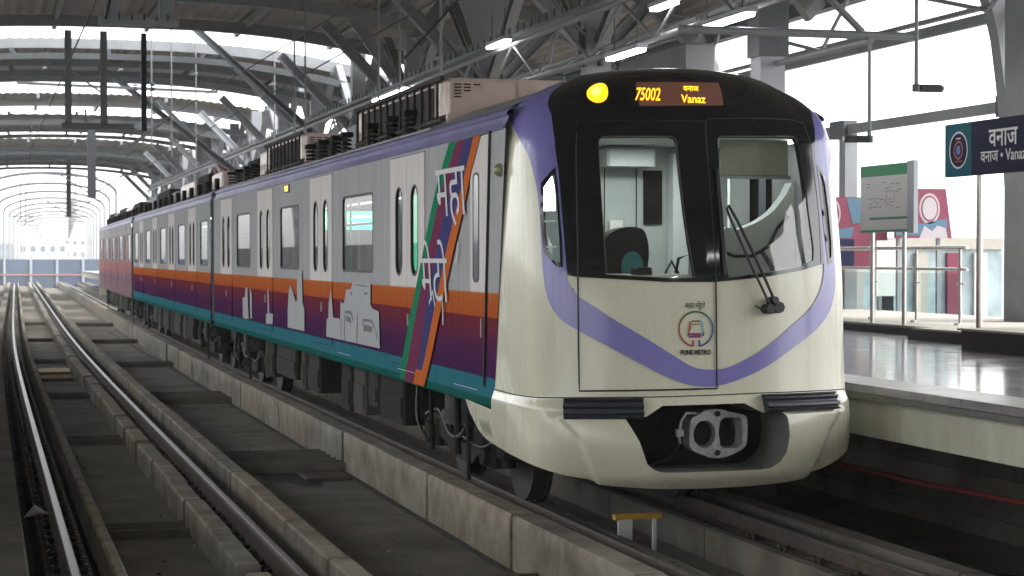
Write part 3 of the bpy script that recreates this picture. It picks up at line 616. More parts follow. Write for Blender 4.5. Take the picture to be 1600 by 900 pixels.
def bogie(root,yc,detail=True):
    g=MB(); 
    for sd in (-1,1):
        x=sd*.98
        pf=[(-1.55,.52),(-1.2,.62),(-.55,.60),(-.35,.42),(.35,.42),(.55,.60),(1.2,.62),(1.55,.52),(1.5,.40),(1.0,.42),(.6,.36),(.4,.26),(-.4,.26),(-.6,.36),(-1.0,.42),(-1.5,.40)]
        g.prism(pf,lambda p,k:(x-.08+.16*k,yc+p[0],p[1]))
    g.box(-.9,.9,yc-.2,yc+.2,.40,.62); fr=g.build('bogie_frame','dark',root)
    for wy in (-1.1,1.1):
        for sd in (-1,1):
            b=MB(); x=sd*.7175
            b.tube([(x-.065,yc+wy,.43),(x+.065,yc+wy,.43)],.43,32); b.tube([(x-sd*.07,yc+wy,.43),(x-sd*.105,yc+wy,.43)],.458,32); b.build('wheel','wheel',fr)
            b=MB(); b.box(sd*.98-.11,sd*.98+.11,yc+wy-.17,yc+wy+.17,.30,.58,bev=.03); b.tube([(sd*1.08,yc+wy,.43),(sd*1.15,yc+wy,.43)],.11,12)
            for q in (-.28,.28): b.tube([(sd*.98,yc+wy+q,.30+.02),(sd*.98,yc+wy+q,.56)],.055,10)
            b.build('axle_box','dark2',fr)
        b=MB(); b.tube([(-.9,yc+wy,.43),(.9,yc+wy,.43)],.08,10); b.build('axle','dark',fr)
    for sd in (-1,1):
        b=MB(); b.tube([(sd*.98,yc,.60),(sd*.98,yc,.93)],.24,16); b.tube([(sd*.98,yc,.66),(sd*.98,yc,.74)],.27,16); b.build('air_spring','rubber',fr)
        for pts,r_ in (([(sd*1.2,yc-.42,.35),(sd*1.2,yc-.40,.9)],.035),([(sd*1.22,yc+.55,.3),(sd*1.22,yc+.62,.93)],.022),([(sd*1.24,yc-1.0,.18),(sd*1.24,yc-.95,.93)],.02)):
            b=MB(); b.tube(pts,r_,8); b.build('damper','dark',fr)
        for pts,r_ in (([(sd*1.2,yc-.5,.55),(sd*1.2,yc-1.3,.50),(sd*1.15,yc-1.7,.62)],.015),([(sd*1.17,yc-.9,.8),(sd*1.21,yc-.6,.55),(sd*1.2,yc-.1,.52),(sd*1.18,yc+.4,.7),(sd*1.2,yc+.9,.62)],.02),([(sd*1.15,yc+1.5,.9),(sd*1.2,yc+1.3,.55),(sd*1.15,yc+1.1,.35)],.018)):
            b=MB(); b.tube(cat(pts,4),r_,6); b.build('hose','blackcable',fr)
def under(root,spec):
    for (a,c,z0,m_) in spec:
        for sd in (-1,1):
            b=MB(); x0,x1=sorted((sd*.62,sd*1.22)); b.box(x0,x1,a,c,z0,.935,bev=.025)
            o=b.build('equipment_box',m_,root)
            b=MB(); xf=sd*1.222
            b.box(min(xf,xf+sd*.012),max(xf,xf+sd*.012),a+.06,c-.06,z0+.07,.70); b.build('box_cover',m_,o)
    
D1=[3.34,8.38,13.30,18.03]; W1=[(5.09,6.92),(10.12,11.80),(14.99,16.65)]
car(lead,0,19.95,D1,W1,y0top=-.36)
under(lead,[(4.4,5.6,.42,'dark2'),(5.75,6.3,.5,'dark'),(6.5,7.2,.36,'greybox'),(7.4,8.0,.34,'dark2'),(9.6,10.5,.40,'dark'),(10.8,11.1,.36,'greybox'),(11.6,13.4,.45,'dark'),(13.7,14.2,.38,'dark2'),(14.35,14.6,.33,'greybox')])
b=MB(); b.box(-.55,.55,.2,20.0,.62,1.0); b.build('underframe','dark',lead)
bogie(lead,2.5); bogie(lead,17.2)
# cab side door
for sd in (-1,1):
    X=sd*(XS+.0)
    b=MB(); b.keep=True; sl=rr(.40,.66,1.99,2.86,.06)
    dd=[(.30,1.12),(.755,1.12),(.755,3.19),(.06,3.19),(.30,2.1)]
    sheet(b,[(.30,1.12),(.76,1.12),(.76,3.18),(.09,3.18)],[],X+sd*.012,flip=(sd>0) is False); dr=b.build('cab_side_door','door',lead)
    b=MB(); sheet(b,rr(.46,.645,1.97,2.87,.06),[],X+sd*.015); wn=b.build('cab_door_window',mat('dark cab door glass',(.10,.12,.14),.06,coat=.3),dr)
    b=MB(); ring(b,inset(rr(.46,.645,1.97,2.87,.06),-.012),X+sd*.017,.018,sd*.01); b.build('window_frame','rubber',wn)
    b=MB(); b.bar((X+sd*.014,.285,1.10),(X+sd*.014,.10,3.19),.016,.016); b.bar((X+sd*.014,.07,3.195),(X+sd*.014,.78,3.19),.02,.02); b.build('door_gap','rubber',dr)
    b=MB(); b.box(min(X,X+sd*.02),max(X,X+sd*.02),.36,.38,1.50,1.66); b.build('door_handle','silver',dr)
# livery ribbons and silhouettes on the near side (Y,z measured along the wall)
def decal(name,poly,m,off,parent=lead,holes=[]):
    b=MB(); b.keep=True; V_,F_=cdt([(y-ROOT.y,z) for y,z in poly],[[(y-ROOT.y,z) for y,z in h] for h in holes],9)
    b.add([(-XS-off,y,z) for y,z in V_],[f[::-1] for f in F_]); return b.build(name,m,parent)
G=[(16.781,3.185),(16.515,3.185),(17.054,2.94),(17.401,2.667),(17.813,2.133),(18.036,1.856),(18.458,1.401),(18.737,.985),(18.94,.985),(18.817,1.234),(18.457,1.683),(18.035,2.084),(17.727,2.427),(17.273,2.849)]
GE=[(16.72,3.185),(17.05,2.96),(17.36,2.68),(17.72,2.25),(17.97,1.90),(18.35,1.45),(18.62,1.02)]  # green/magenta
def ribb(a,c): return a+c[::-1]
e0=[(16.80,3.185),(17.25,2.86),(17.55,2.58),(17.84,2.25),(18.05,2.02),(18.45,1.60),(18.82,1.15),(18.94,.96)]
e1=[(16.50,3.185),(17.00,2.86),(17.33,2.56),(17.62,2.25),(17.86,1.98),(18.20,1.60),(18.52,1.20),(18.72,.96)]
e2=[(16.20,3.185),(16.62,2.86),(16.98,2.56),(17.28,2.25),(17.50,1.98),(17.80,1.60),(18.03,1.20),(18.15,1.08)]
e3=[(15.90,3.185),(16.24,2.86),(16.56,2.56),(16.88,2.25),(17.12,1.98),(17.46,1.60),(17.80,1.20),(17.93,1.08)]
e4=[(15.66,3.185),(15.98,2.90),(16.24,2.60),(16.60,2.25),(16.85,1.98),(17.20,1.60),(17.55,1.20),(17.80,.96)]
decal('green_ribbon',ribb(e0,e1),'rgreen',.016); decal('magenta_ribbon',ribb(e1,e2)[:],'rmag',.017); decal('blue_ribbon',ribb(e2,e3),'rblue',.018)
decal('orange_ribbon',ribb(e3,e4),'rorange',.019)
decal('ribbon_fold',[(18.72,.96),(18.52,1.10),(18.15,1.08),(18.02,1.0),(18.25,.95)],'rmag',.0205); decal('ribbon_fold',[(18.15,1.10),(17.80,1.10),(17.80,.955),(18.28,.95)],'rorange',.022)
S1=[(23.229,1.208),(23.192,1.415),(23.07,1.443),(23.06,1.60),(22.911,1.792),(22.80,1.60),(22.743,1.452),(22.344,1.453),(22.279,1.432),(22.244,1.664),(22.148,1.631),(22.02,1.646),(21.892,1.797),(21.612,1.807),(21.459,1.893),(20.446,1.885),(20.447,1.661),(20.31,1.621),(19.988,1.598),(19.937,1.214)]
decal('landmark_silhouette',S1,'silh',.016)
for q in ([(22.24,1.21),(22.20,1.21),(22.20,1.45),(22.24,1.45)],[(22.02,1.21),(21.96,1.21),(21.96,1.56),(21.55,1.56),(21.40,1.46),(21.44,1.45),(21.60,1.525),(22.02,1.525)],[(21.24,1.21),(21.19,1.21),(21.17,1.52),(21.21,1.55)],[(20.86,1.42),(20.92,1.42),(20.86,1.50),(20.36,1.50),(20.10,1.38),(20.06,1.30),(20.1,1.30),(20.16,1.39),(20.40,1.47),(20.80,1.47)],[(20.86,1.36),(20.80,1.44),(20.34,1.43),(20.34,1.37)],[(21.9,1.44),(21.9,1.50),(21.58,1.49),(21.56,1.42)],[(21.3,1.87),(20.6,1.86),(20.6,1.845),(21.3,1.855)],[(21.6,1.78),(21.5,1.78),(21.5,1.74),(21.6,1.74)],[(20.8,1.79),(20.6,1.79),(20.6,1.765),(20.8,1.765)]): decal('silhouette_line',q,'silhdark',.018)
decal('landmark_silhouette',[(26.316,1.21),(26.313,1.462),(26.195,1.732),(26.043,1.792),(25.602,1.571),(25.49,1.60),(25.49,1.99),(25.098,1.99),(25.032,1.573),(24.89,1.50),(24.89,1.212)],'silh',.016)
decal('landmark_silhouette',[(28.424,1.194),(28.422,1.332),(28.245,1.343),(28.27,1.635),(28.196,1.737),(28.153,1.638),(28.10,1.35),(27.70,1.354),(27.75,1.205)],'silh',.016)
decal('landmark_silhouette',[(31.04,1.203),(31.087,1.516),(30.825,1.535),(30.718,1.699),(30.5,1.68),(30.45,1.4),(30.35,1.2),(30.8,1.19)],'silh',.016)
decal('landmark_silhouette',[(30.21,1.69),(30.0,1.6),(29.969,1.222),(30.14,1.214),(30.2,1.45)],'silh',.016)
for a,c in ((21.6,22.4),(19.0,18.2),(16.6,15.75)): decal('sill_line',[(a,1.06),(a,1.055),(c,1.055),(c,1.06)],'white',.023)
# side lettering in strokes: two words set on their slant
def strokes(name,ls,w,m,off=.025):
    b=MB()
    for l in ls:
        for i in range(len(l)-1): 
            a=Vector((-XS-off,l[i][0]-ROOT.y,l[i][1])); c=Vector((-XS-off,l[i+1][0]-ROOT.y,l[i+1][1])); b.bar(a,c,w,.003,up=(1,0,0))
    return b.build(name,m,lead)
def onside(yc,zc,sl=0,off=.024): return lambda co: Vector((-XS-off-co.z,yc-ROOT.y-co.x+sl*co.y,zc+co.y))
text('side_lettering','महा',.5,'white',onside(16.70,2.70,.25),lead,fit=(1.12,.52),bold=-.002)
text('side_lettering','मेटो',.5,'white',onside(17.38,2.05,.25),lead,fit=(1.08,.56),bold=-.002)
for l_ in ([[(17.56,1.74),(17.42,1.86),(17.32,1.72)]],[[(16.42,2.3),(16.5,2.12)]],[[(17.02,1.78),(17.0,1.56)]]): strokes('side_lettering',l_,.03,'white')
o=MB(); o.box(-XS-.02,-XS+.02,26.2-ROOT.y,26.62-ROOT.y,3.05,3.16,bev=0); ob=o.build('side_display','silhdark',lead)
o=MB(); o.box(-XS-.024,-XS-.0205,26.26-ROOT.y,26.52-ROOT.y,3.07,3.14); o.build('display_characters','led_a',ob)
# green glowing box hung in the saloon
b=MB(); b.box(-.9,-.2,11.2,11.25,2.55,2.80); ob=b.build('green_glow_box','greenlight',lead)  # glowing green box with white stripes, visible through the side window
for z in (2.61,2.71): b=MB(); b.box(-.9,-.2,11.18,11.199,z,z+.04); b.build('box_stripe','saloonlight',ob)
b=MB(); b.box(-.35,-.05,8.3,8.4,2.0,2.95); b.build('added_green_glow',mat('glowing green panel',(.05,.4,.2),.5,emit=(.03,.5,.2),estr=.5),lead)  # glowing box added to give the door windows a green glow
# roof equipment on the leading car
def acunit(root,x0,x1,a,c,zt,name='roof_air_conditioner'):
    b=MB(); b.box(x0,x1,a,c,3.55,zt,bev=.04); b.box(x0+.02,x1-.02,a-.004,a+.1,3.34,3.56); ac=b.build(name,'wrap',root)
    for r_ in range(5):
        for q in range(3):
            if q==2 and r_>0 or q==1 and r_>2: continue
            b=MB(); b.box(x0+.08+q*.095,x0+.148+q*.095,a-.012,a-.001,zt-.07-r_*.03,zt-.056-r_*.03); b.build('vent_slot','rubber',ac)
    b=MB(); y=a+.25
    b.bar((x0-.03,a+.05,zt),(x0-.03,c,zt),.04); b.bar((x0-.03,a+.05,3.50),(x0-.03,c,3.50),.03)
    while y<c: b.bar((x0-.03,y,3.46),(x0-.03,y,zt),.025); y+=.35
    b.build('unit_rail','greybox',ac)
    b=MB(); b.box(x0-.012,x0-.002,a+.5,c-.3,3.55,zt-.06); b.build('unit_grille','greybox',ac)
    # loose plastic sheet taped over the end face
    b=MB(); n=26; m_=9; rn=random.Random(5); vs=[]
    for j in range(m_+1):
        for i in range(n+1):
            f=i/n; g=j/m_; z=3.46+(zt-.02-3.46)*g; x=x0+.05+(x1-x0-.08)*f
            vs.append((x,a-.012-.035*abs(math.sin(5*(f*2.2-g*.9)+1.3*math.sin(4*f)))*min(1,f*3)*(1 if f>.33 or g<.4 else .1)-.012*rn.random(),z))
    b.add(vs,[[j*(n+1)+i,j*(n+1)+i+1,(j+1)*(n+1)+i+1,(j+1)*(n+1)+i] for j in range(m_) for i in range(n) if not (i<8 and j>3)],0,True)
    b.build('plastic_sheet','wrap',ac)
    return ac
acunit(lead,-1.10,1.15,2.97,7.5,3.905)
acunit(lead,-1.10,1.15,11.55,15.2,3.90)
for y in (4.3,5.2,6.3,7.9,8.6,9.6,10.6,16.2,17.0,18.2,19.2):
    b=MB(); 
    for k in range(5): b.tube([(-1.17,y,3.42+k*.05),(-1.17,y,3.45+k*.05)],[.07,.05],10)
    b.box(-1.24,-1.10,y-.08,y+.08,3.62,3.68,bev=.01); b.build('roof_insulator','dark',lead)
for y0_,y1_,z_,m_ in ((7.9,8.5,3.80,'roofgrey'),(8.8,9.3,3.72,'greybox'),(9.6,11.2,3.74,'dark2'),(15.6,16.4,3.86,'wrap'),(16.6,18.0,3.80,'dark2'),(18.4,19.8,3.72,'greybox')):
    b=MB(); b.box(-1.05,.9,y0_,y1_,3.5,z_,bev=.03); b.build('roof_box',m_,lead)
b=MB(); b.tube([(-1.0,7.6,3.62),(-1.0,9.5,3.66),(-1.0,11.4,3.6)],.025,6); b.build('roof_pipe','greybox',lead)
b=MB(); b.box(-1.28,-1.24,2.9,20,3.36,3.41); b.build('roof_gutter','roofgrey',lead)
# ---------------------------------------------------------------- second and third car
def following(Ya,Yb,label,lv,wrap,flip=False):
    xa=5.41+bend(Ya); xb=5.41+bend(Yb); ang=math.atan2(xb-xa,Yb-Ya)
    r_=thing('metro_car',label,'metro car',(xa,Ya,0),-ang,'coupled cars of the metro train')
    Ln=Yb-Ya-.75
    D2=[3.5,8.4,13.3,18.2] ; Wn=[(.5,1.9),(5.2,6.8),(10.1,11.7),(15.0,16.6),(19.7,21.1)]
    car(r_,0,Ln,D2,Wn,lv=lv,dl='door' if lv=='livery' else lv,gang=(True,True))
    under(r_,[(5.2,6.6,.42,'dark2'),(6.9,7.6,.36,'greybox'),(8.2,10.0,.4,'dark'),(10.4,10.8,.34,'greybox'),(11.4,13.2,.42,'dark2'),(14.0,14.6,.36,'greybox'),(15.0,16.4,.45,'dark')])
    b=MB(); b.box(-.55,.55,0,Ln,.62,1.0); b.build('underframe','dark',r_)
    bogie(r_,2.9); bogie(r_,18.9)
    for a,c,z_,m_ in wrap: b=MB(); b.box(-1.1,1.1,a,c,3.5,z_,bev=.04); b.build('roof_box',m_,r_)
    for y in [1+k*1.7 for k in range(12)]:
        b=MB(); b.tube([(-1.17,y,3.40),(-1.17,y,3.66)],.05,8); b.build('roof_insulator','dark',r_)
    return r_
c2=following(36.05,58.5,'middle metro car with grey and orange side and dusty roof boxes','livery',[(.8,2.6,3.80,'wrap'),(3.2,5.5,3.86,'dark2'),(6.2,9.5,3.82,'wrap'),(10.2,12.0,3.74,'roofgrey'),(12.6,16.2,3.86,'dark2'),(16.8,19.6,3.84,'roofgrey'),(20.0,21.8,3.72,'dark')])
b=MB(); b.tube([(-.9,4.2,3.80),(-.7,3.6,3.95),(-.9,3.1,4.0)],.03,6); b.tube([(-.9,5.0,3.80),(-.9,4.2,4.0),(-.9,3.6,3.9)],.03,6); b.build('pantograph','red',c2)
c3=following(58.6,81.6,'rearmost metro car with pinkish wrapped side at the far end','livery_far',[(1.0,4.0,3.84,'dark2'),(4.6,8.2,3.80,'wrap'),(9.0,12.5,3.86,'dark'),(13.2,16.0,3.78,'roofgrey'),(17.0,20.0,3.84,'dark2')])
# gangway bellows between the cars
for c_,y in ((lead,20.0),(c2,21.78)):
    b=MB()
    for k in range(9): b.box(-1.22+.04*(k%2),1.22-.04*(k%2),y+k*.085-.04,y+k*.085+.03,1.0,3.30-.03*(k%2))
    b.build('gangway_bellows','rubber',c_)
b=MB(); pf=[(-1.4,0),(-1.38,.5),(-1.2,.9),(-.8,1.1),(0,1.2),(.8,1.1),(1.2,.9),(1.38,.5),(1.4,0)]
b.prism(pf,lambda p,k:(p[0],22.62+p[1],3.35 if k else .6)); b.build('tail_cab','cream',c3)
# ---------------------------------------------------------------- track
YN,YF=-8,168
def sweep(b,sec,Y0,Y1,step=3.0,mi=0,closed=True,smooth=False):
    """section (x,z) points swept along the alignment"""
    ys=[]; y=Y0
    while y<Y1: ys.append(y); y+=step if y<120 else step*3
    ys.append(Y1); n=len(sec)
    vs=[(x+bend(y),y,z) for y in ys for x,z in sec]; m=len(ys)
    fs=[[i*n+k,i*n+(k+1)%n,(i+1)*n+(k+1)%n,(i+1)*n+k] for i in range(m-1) for k in range(n if closed else n-1)]
    if closed: fs+=[list(range(n)),[ (m-1)*n+k for k in range(n-1,-1,-1)]]
    b.add(vs,fs,mi,smooth); return b
b=MB(); b.keep=True; b.add([(-4000,-200,-13),(4000,-200,-13),(4000,5500,-13),(-4000,5500,-13)],[[0,1,2,3]]); struct(b.build('ground','grass'))
b=MB(); b.keep=True
sweep(b,[(-1.4,-.62),(10.5,-.62),(10.5,-1.6),(-1.4,-1.6)],YN,YF); struct(b.build('viaduct_deck','concrete2'))
for nm,sec in (('track_bed',[(.86,-.30),(1.82,-.30),(1.82,-.6),(.86,-.6)]),('track_bed',[(2.44,-.47),(4.40,-.47),(4.40,-.615),(2.44,-.615)]),('track_bed',[(4.95,-.36),(6.0,-.36),(6.0,-.6),(4.95,-.6)]),('track_bed',[(6.7,-.5),(9.2,-.5),(9.2,-.615),(6.7,-.615)]),('track_bed',[(-1.3,-.25),(.1,-.25),(.1,-.6),(-1.3,-.6)])):
    b=MB(); sweep(b,sec,YN,YF); struct(b.build(nm,'concrete2'))
# cross channels and ledges in the wide centre bed
b=MB()
for y in (13.0,14.2,23.5,24.6,35,36,47,60,75):
    for k in (0,.34,.68): b.box(2.56+bend(y),4.27+bend(y),y+k,y+k+.05,-.468,-.36)
struct(b.build('track_bed','concrete2'))
b=MB()
for y in (11.6,17.2,26.0,34.5,46,58,72): b.box(.98+bend(y),1.74+bend(y),y,y+.05,-.298,-.22); b.box(.98+bend(y),1.74+bend(y),y+.5,y+.55,-.298,-.22)
struct(b.build('track_bed','concrete2'))
def rail(x,label,Y0=YN):
    b=MB(); b.sm=[]
    h=[(x-.036,-.016),(x-.028,-.004),(x-.013,0),(x+.013,0),(x+.028,-.004),(x+.036,-.016),(x+.036,-.035),(x+.009,-.048),(x+.009,-.135),(x+.07,-.15),(x+.07,-.165),(x-.07,-.165),(x-.07,-.15),(x-.009,-.135),(x-.009,-.048),(x-.036,-.035)]
    sweep(b,h,Y0,YF,2.0)
    n=len(h); b.mi=[ (0 if (i%n in (1,2,3)) else 1) for i in range(len(b.f))]
    return tag(b.build('rail',['railhead','railside']),label,'rail','running rails of the two tracks')
rail(.597,'shiny worn rail at the left of the empty track'); rail(2.10,'brown sided rail of the empty track beside the pale concrete kerb')
rail(4.69,'rail under the wheels on the left side of the metro train'); rail(6.195,'rail of the train track nearest the platform')
def plinth(x,label,w_=.17,z=-.17):
    b=MB(); sweep(b,[(x-w_,-.6),(x-w_,z),(x+w_,z),(x+w_,-.6)],YN,YF); return tag(b.build('rail_plinth','plinth'),label,'rail plinth')
plinth(.597,'dark grimy concrete plinth under the left rail of the empty track'); plinth(2.10,'dark grimy plinth carrying the right rail of the empty track'); plinth(4.69,'dirty plinth below the left wheels of the train'); plinth(6.195,'dirty plinth under the rail nearest the platform',.2)
def kerb(name,x0,x1,zt,zb,label,blk,gap=.035,Y0=YN,Y1=200,m=('concrete','concrete_b','concrete_c'),gaps=(),jit=0,seed=1):
    rnd=random.Random(seed); b=MB(); y=Y0
    while y<Y1:
        l=blk*(1+rnd.uniform(-.25,.25)) if y<70 else 7
        if y>70: gap_=.02
        else: gap_=gap
        s0=min(l-gap_,l); o=[bend(y),bend(y+s0)]; j=rnd.uniform(-jit,jit)
        c=.018
        pr=[(x0+j,zb),(x0+j,zt-c),(x0+j+c,zt),(x1+j-c,zt),(x1+j,zt-c),(x1+j,zb)]
        n=len(pr); b.add([(x+o[k],y+k*s0,z) for k in (0,1) for x,z in pr],[[i,(i+1)%n,n+(i+1)%n,n+i] for i in range(n)]+[list(range(n)),list(range(2*n-1,n-1,-1))],rnd.choice([0,0,1,2]) if not isinstance(m,str) else 0)
        y+=l
        if gaps and rnd.random()<gaps: y+=.35
    return tag(b.build(name,m),label,'kerb')
kerb('concrete_kerb',2.385,2.56,.0,-.6,'pale concrete kerb of long blocks beside the right rail of the empty track',1.75,.05,jit=.008,seed=3)
kerb('concrete_kerb',4.28,4.52,.0,-.61,'tall stained concrete wall of blocks along the left side of the train track',2.6,.06,gaps=.14,jit=.012,seed=5)
kerb('concrete_kerb',1.75,1.93,-.05,-.6,'low yellowish inner kerb left of the right rail of the empty track',1.7,.05,jit=.014,gaps=.3,seed=8)
kerb('concrete_kerb',.87,.965,-.05,-.6,'thin concrete kerb right of the shiny left rail',1.9,.02,seed=9)
kerb('concrete_kerb',.02,.29,.0,-.6,'flat dark concrete strip at the left edge of the picture',6,.02,seed=11,m='concrete2')
kerb('concrete_kerb',4.97,5.06,-.12,-.6,'narrow dirty kerb between the rails of the train track on its left',2.4,.03,seed=12,m='concrete2')
kerb('concrete_kerb',5.82,5.95,-.10,-.6,'narrow dirty kerb left of the rail nearest the platform',2.2,.03,seed=13,m='concrete2')
kerb('concrete_kerb',6.50,6.72,-.02,-.6,'concrete kerb between the train track and the cables under the platform',2.6,.03,seed=14,m='concrete2')
# rail clips
def clip_mesh():
    b=MB(); b.box(-.15,.15,-.09,.09,-.17,-.155,bev=.004)
    for s_ in (-1,1):
        b.tube([(s_*.135,-.06,-.15),(s_*.125,-.06,-.105),(s_*.085,-.03,-.10),(s_*.07,.03,-.125),(s_*.11,.06,-.14)],.013,6); b.tube([(s_*.125,.03,-.155),(s_*.125,.03,-.09)],.018,6)
    o=b.build('rail_clip','clip'); return o
cm=clip_mesh(); me_=cm.data; me_.transform(Matrix.Diagonal((1.0,1.35,1.15,1))); first=[True]
for x,lab,ya,yb,st in ((.597,'oily rail clip holding the shiny left rail of the empty track',9,44,.40),(2.10,'oily rail clip holding the brown right rail of the empty track',9,44,.40),(6.195,'oily rail clip on the rail nearest the platform',9,15.5,.65),(4.69,'oily rail clip on the left rail in front of the train',9,16,.65)):
    y=ya
    while y<yb:
        if first[0]: o=cm; first[0]=False
        else: o=bpy.data.objects.new('rail_clip',me_); C.objects.link(o)
        o.location=(x+bend(y),y,0); tag(o,lab,'rail clip',lab.replace('oily rail clip','rail clips')); y+=st
# small things on the track
b=MB(); rn=random.Random(12)
for k in range(420):
    x,z=rn.choice([(2.5+rn.random()*1.75,-.47),(1.0+rn.random()*.72,-.30),(.68+rn.random()*.17,-.17),(5.1+rn.random()*.65,-.36),(.32+rn.random()*.12,-.17)]); y=9+rn.random()**1.4*45; r_=rn.uniform(.008,.03); a=rn.random()*6.28; x+=bend(y)
    b.add([(x+r_*math.cos(a+q*2.1),y+r_*math.sin(a+q*2.1)*1.6,z+.003) for q in range(3)]+[(x,y,z+r_*.7)],[[0,1,3],[1,2,3],[2,0,3]],rn.choice([0,0,1,2]))
o_=b.build('grit',['dark2','beige',mat('dry leaf brown',(.12,.07,.035),.8)]); struct(o_,'stuff'); o_['label']='scattered grit and leaf bits on the concrete track bed'; o_['category']='litter'
b=MB(); b.add([(-.12,0,0),(.02,-.07,.05),(.12,.05,.02),(0,.13,.09),(-.02,.02,.11)],[[0,1,4],[1,2,4],[2,3,4],[3,0,4],[0,1,2,3]])
tag(b.build('crumpled_paper','paper',loc=(.44,17.6,-.13)),'crumpled white paper lying beside the shiny left rail','litter')
t=thing('track_marker','small worn yellow board on white legs between the rails before the train','track marker',(5.2,15.15,-.29))
b=MB(); b.box(-.21,.21,-.03,.03,.30,.345,bev=.008); b.build('board','yellow',t)
for x in (-.17,.13):
    b=MB(); b.box(x,x+(.12 if x<0 else .03),-.015,.015,0,.30); b.build('leg','cardwhite',t)
t=thing('drain_cover','rusty plate lying beside a dark oily stain on the centre bed','drain cover',(3.95,23.1,-.465)); b=MB(); b.box(-.3,.25,-.5,.4,.0,.03,bev=.01); b.build('plate','railside',t)
b=MB(); rn=random.Random(2); b.add([(3.55+.38*math.cos(k*.42)*(1+rn.uniform(-.3,.3)),23.4+1.3*math.sin(k*.42)*(1+rn.uniform(-.3,.3)),-.4665) for k in range(15)],[list(range(15))]); tag(b.build('oil_stain','stain'),'dark oily stain on the concrete between the two tracks','stain')
for x_,y_ in ((3.1,17.5),(3.2,29.5),(1.3,14.2),(1.35,22.0)):
    pass
for pts_,l_ in (([(4.22,9,-.45),(4.2,20,-.45),(4.23,40,-.45),(4.2,70,-.45)],'thin grey conduit along the foot of the tall kerb wall'),([(2.64,9,-.45),(2.62,22,-.45),(2.66,50,-.45)],'thin black cable along the foot of the middle kerb')):
    b=MB(); b.tube(pts_,.016,6); tag(b.build('conduit','blackcable' if 'black' in l_ else 'greybox'),l_,'cable')
t=thing('track_board','faded orange board lying across the bed of the empty track','board',(1.40,41.0,-.295))
b=MB(); b.box(-.36,.30,-1.6,-.4,0,.06,bev=.01); b.build('board',mat('faded orange board',(.20,.09,.045),.8,noise=.3,nscale=5),t); b=MB(); b.box(-.30,.36,.5,1.9,0,.07,bev=.01); b.build('plank','yellow',t)
for pts,m_,lab in (([(9.0,9,.1),(8.6,11.5,.13),(8.4,14,.12),(8.0,17,.16),(7.9,22,.2)],'redcable','dull red cable sagging under the platform edge'),
                  ([(8.7,9.5,-.1),(8.3,10.6,-.3),(8.1,12,-.2),(7.7,14,-.42),(7.4,17,-.4)],'blackcable','lower black cable in the dark gap under the platform'),
                  ([(8.9,9.5,0),(8.6,11,-.25),(8.0,13,-.32),(7.6,15,-.44)],'blackcable','upper black cable looping behind the lower one under the platform')):
    b=MB(); b.tube(cat(pts,6),.022,6); tag(b.build('cable',m_),lab,'cable')
b=MB(); pf=[(8.2,-.5),(7.35,-.5),(7.9,-.02),(8.5,0),(9.2,-.5)]
b.prism([(10.2,-.5),(11.9,-.5),(11.4,.02),(10.4,.10)],lambda p,k:((8.6 if k else 7.55),p[0],p[1])); tag(b.build('concrete_haunch','concrete2'),'sloping concrete haunch in the dark space under the platform','concrete block')
# ---------------------------------------------------------------- platforms
def platform(x0,x1,sgn,Y0,Y1,edgex):
    b=MB(); sweep(b,[(x0,1.10),(x1,1.10),(x1,1.03),(x0,1.03)],Y0,Y1,6); struct(b.build('platform','granite'))
sweep_=[]
b=MB(); b.box(7.10,17.5,9.0,35.0,1.035,1.10); struct(b.build('platform','granite'))
b=MB(); b.box(7.10,17.5,35.0,150,1.03,1.10); struct(b.build('platform','granite'))
b=MB(); b.box(7.10,7.60,9.0,34.99,1.1005,1.104); tag(b.build('edge_strip',mat('pale worn granite edge',(.42,.40,.37),.3,noise=.15,nscale=4)),'pale granite strip along the edge of the platform','edge strip')
b=MB(); b.box(7.06,7.7,8.9,150,.985,1.034); tag(b.build('platform_coping','coping'),'dark coping band below the platform surface','coping')
b=MB(); b.box(7.16,7.42,8.9,150,.665,.985); tag(b.build('platform_fascia','fascia'),'pale painted beam below the platform edge','platform beam')
b=MB(); b.box(7.42,17.0,8.9,150,.70,.98); tag(b.build('platform_slab','concrete2'),'rough underside of the platform slab','slab')
b=MB(); 
z=-.5
while z<.7: b.box(9.2,9.4,6,150,z,z+.19); b.box(9.23,9.4,6,150,z+.19,z+.20); z+=.2
tag(b.build('under_platform_wall','concrete2'),'dim ribbed wall in the shadow under the platform','wall')
for y in (12.5,20,28,36):
    b=MB(); b.box(8.1,8.5,y,y+.4,-.5,.7); tag(b.build('platform_pier','concrete2'),'short concrete pier under the platform slab','pier','piers under the platform')
b=MB(); b.box(-9,-.25,-6,140,1.03,1.10); struct(b.build('platform','granite'))
b=MB(); b.box(-.45,-.30,-6,140,.6,1.03); tag(b.build('platform_fascia','fascia'),'beam of the opposite platform under the viewer','platform beam')
# back upstand and end step
b=MB(); b.box(12.2,15.4,23.0,60,1.10,1.20); b.box(11.6,15.3,20.4,22.995,1.1,1.23)
u=b.build('platform_upstand','rubber'); tag(u,'long black upstand with a pale ledge behind the platform railing','upstand')
b=MB(); b.box(12.25,15.4,23.0,60,1.2005,1.225); b.box(11.65,15.3,20.45,22.96,1.2305,1.25); b.build('ledge','beige',u)
b=MB(); b.box(10.95,14.5,16.6,20.35,1.10,1.32); u=tag(b.build('platform_step','rubber'),'black raised step at the right edge of the platform','step')
b=MB(); b.box(10.9,14.5,16.6,20.36,1.3205,1.345); b.build('step_top','beige',u)
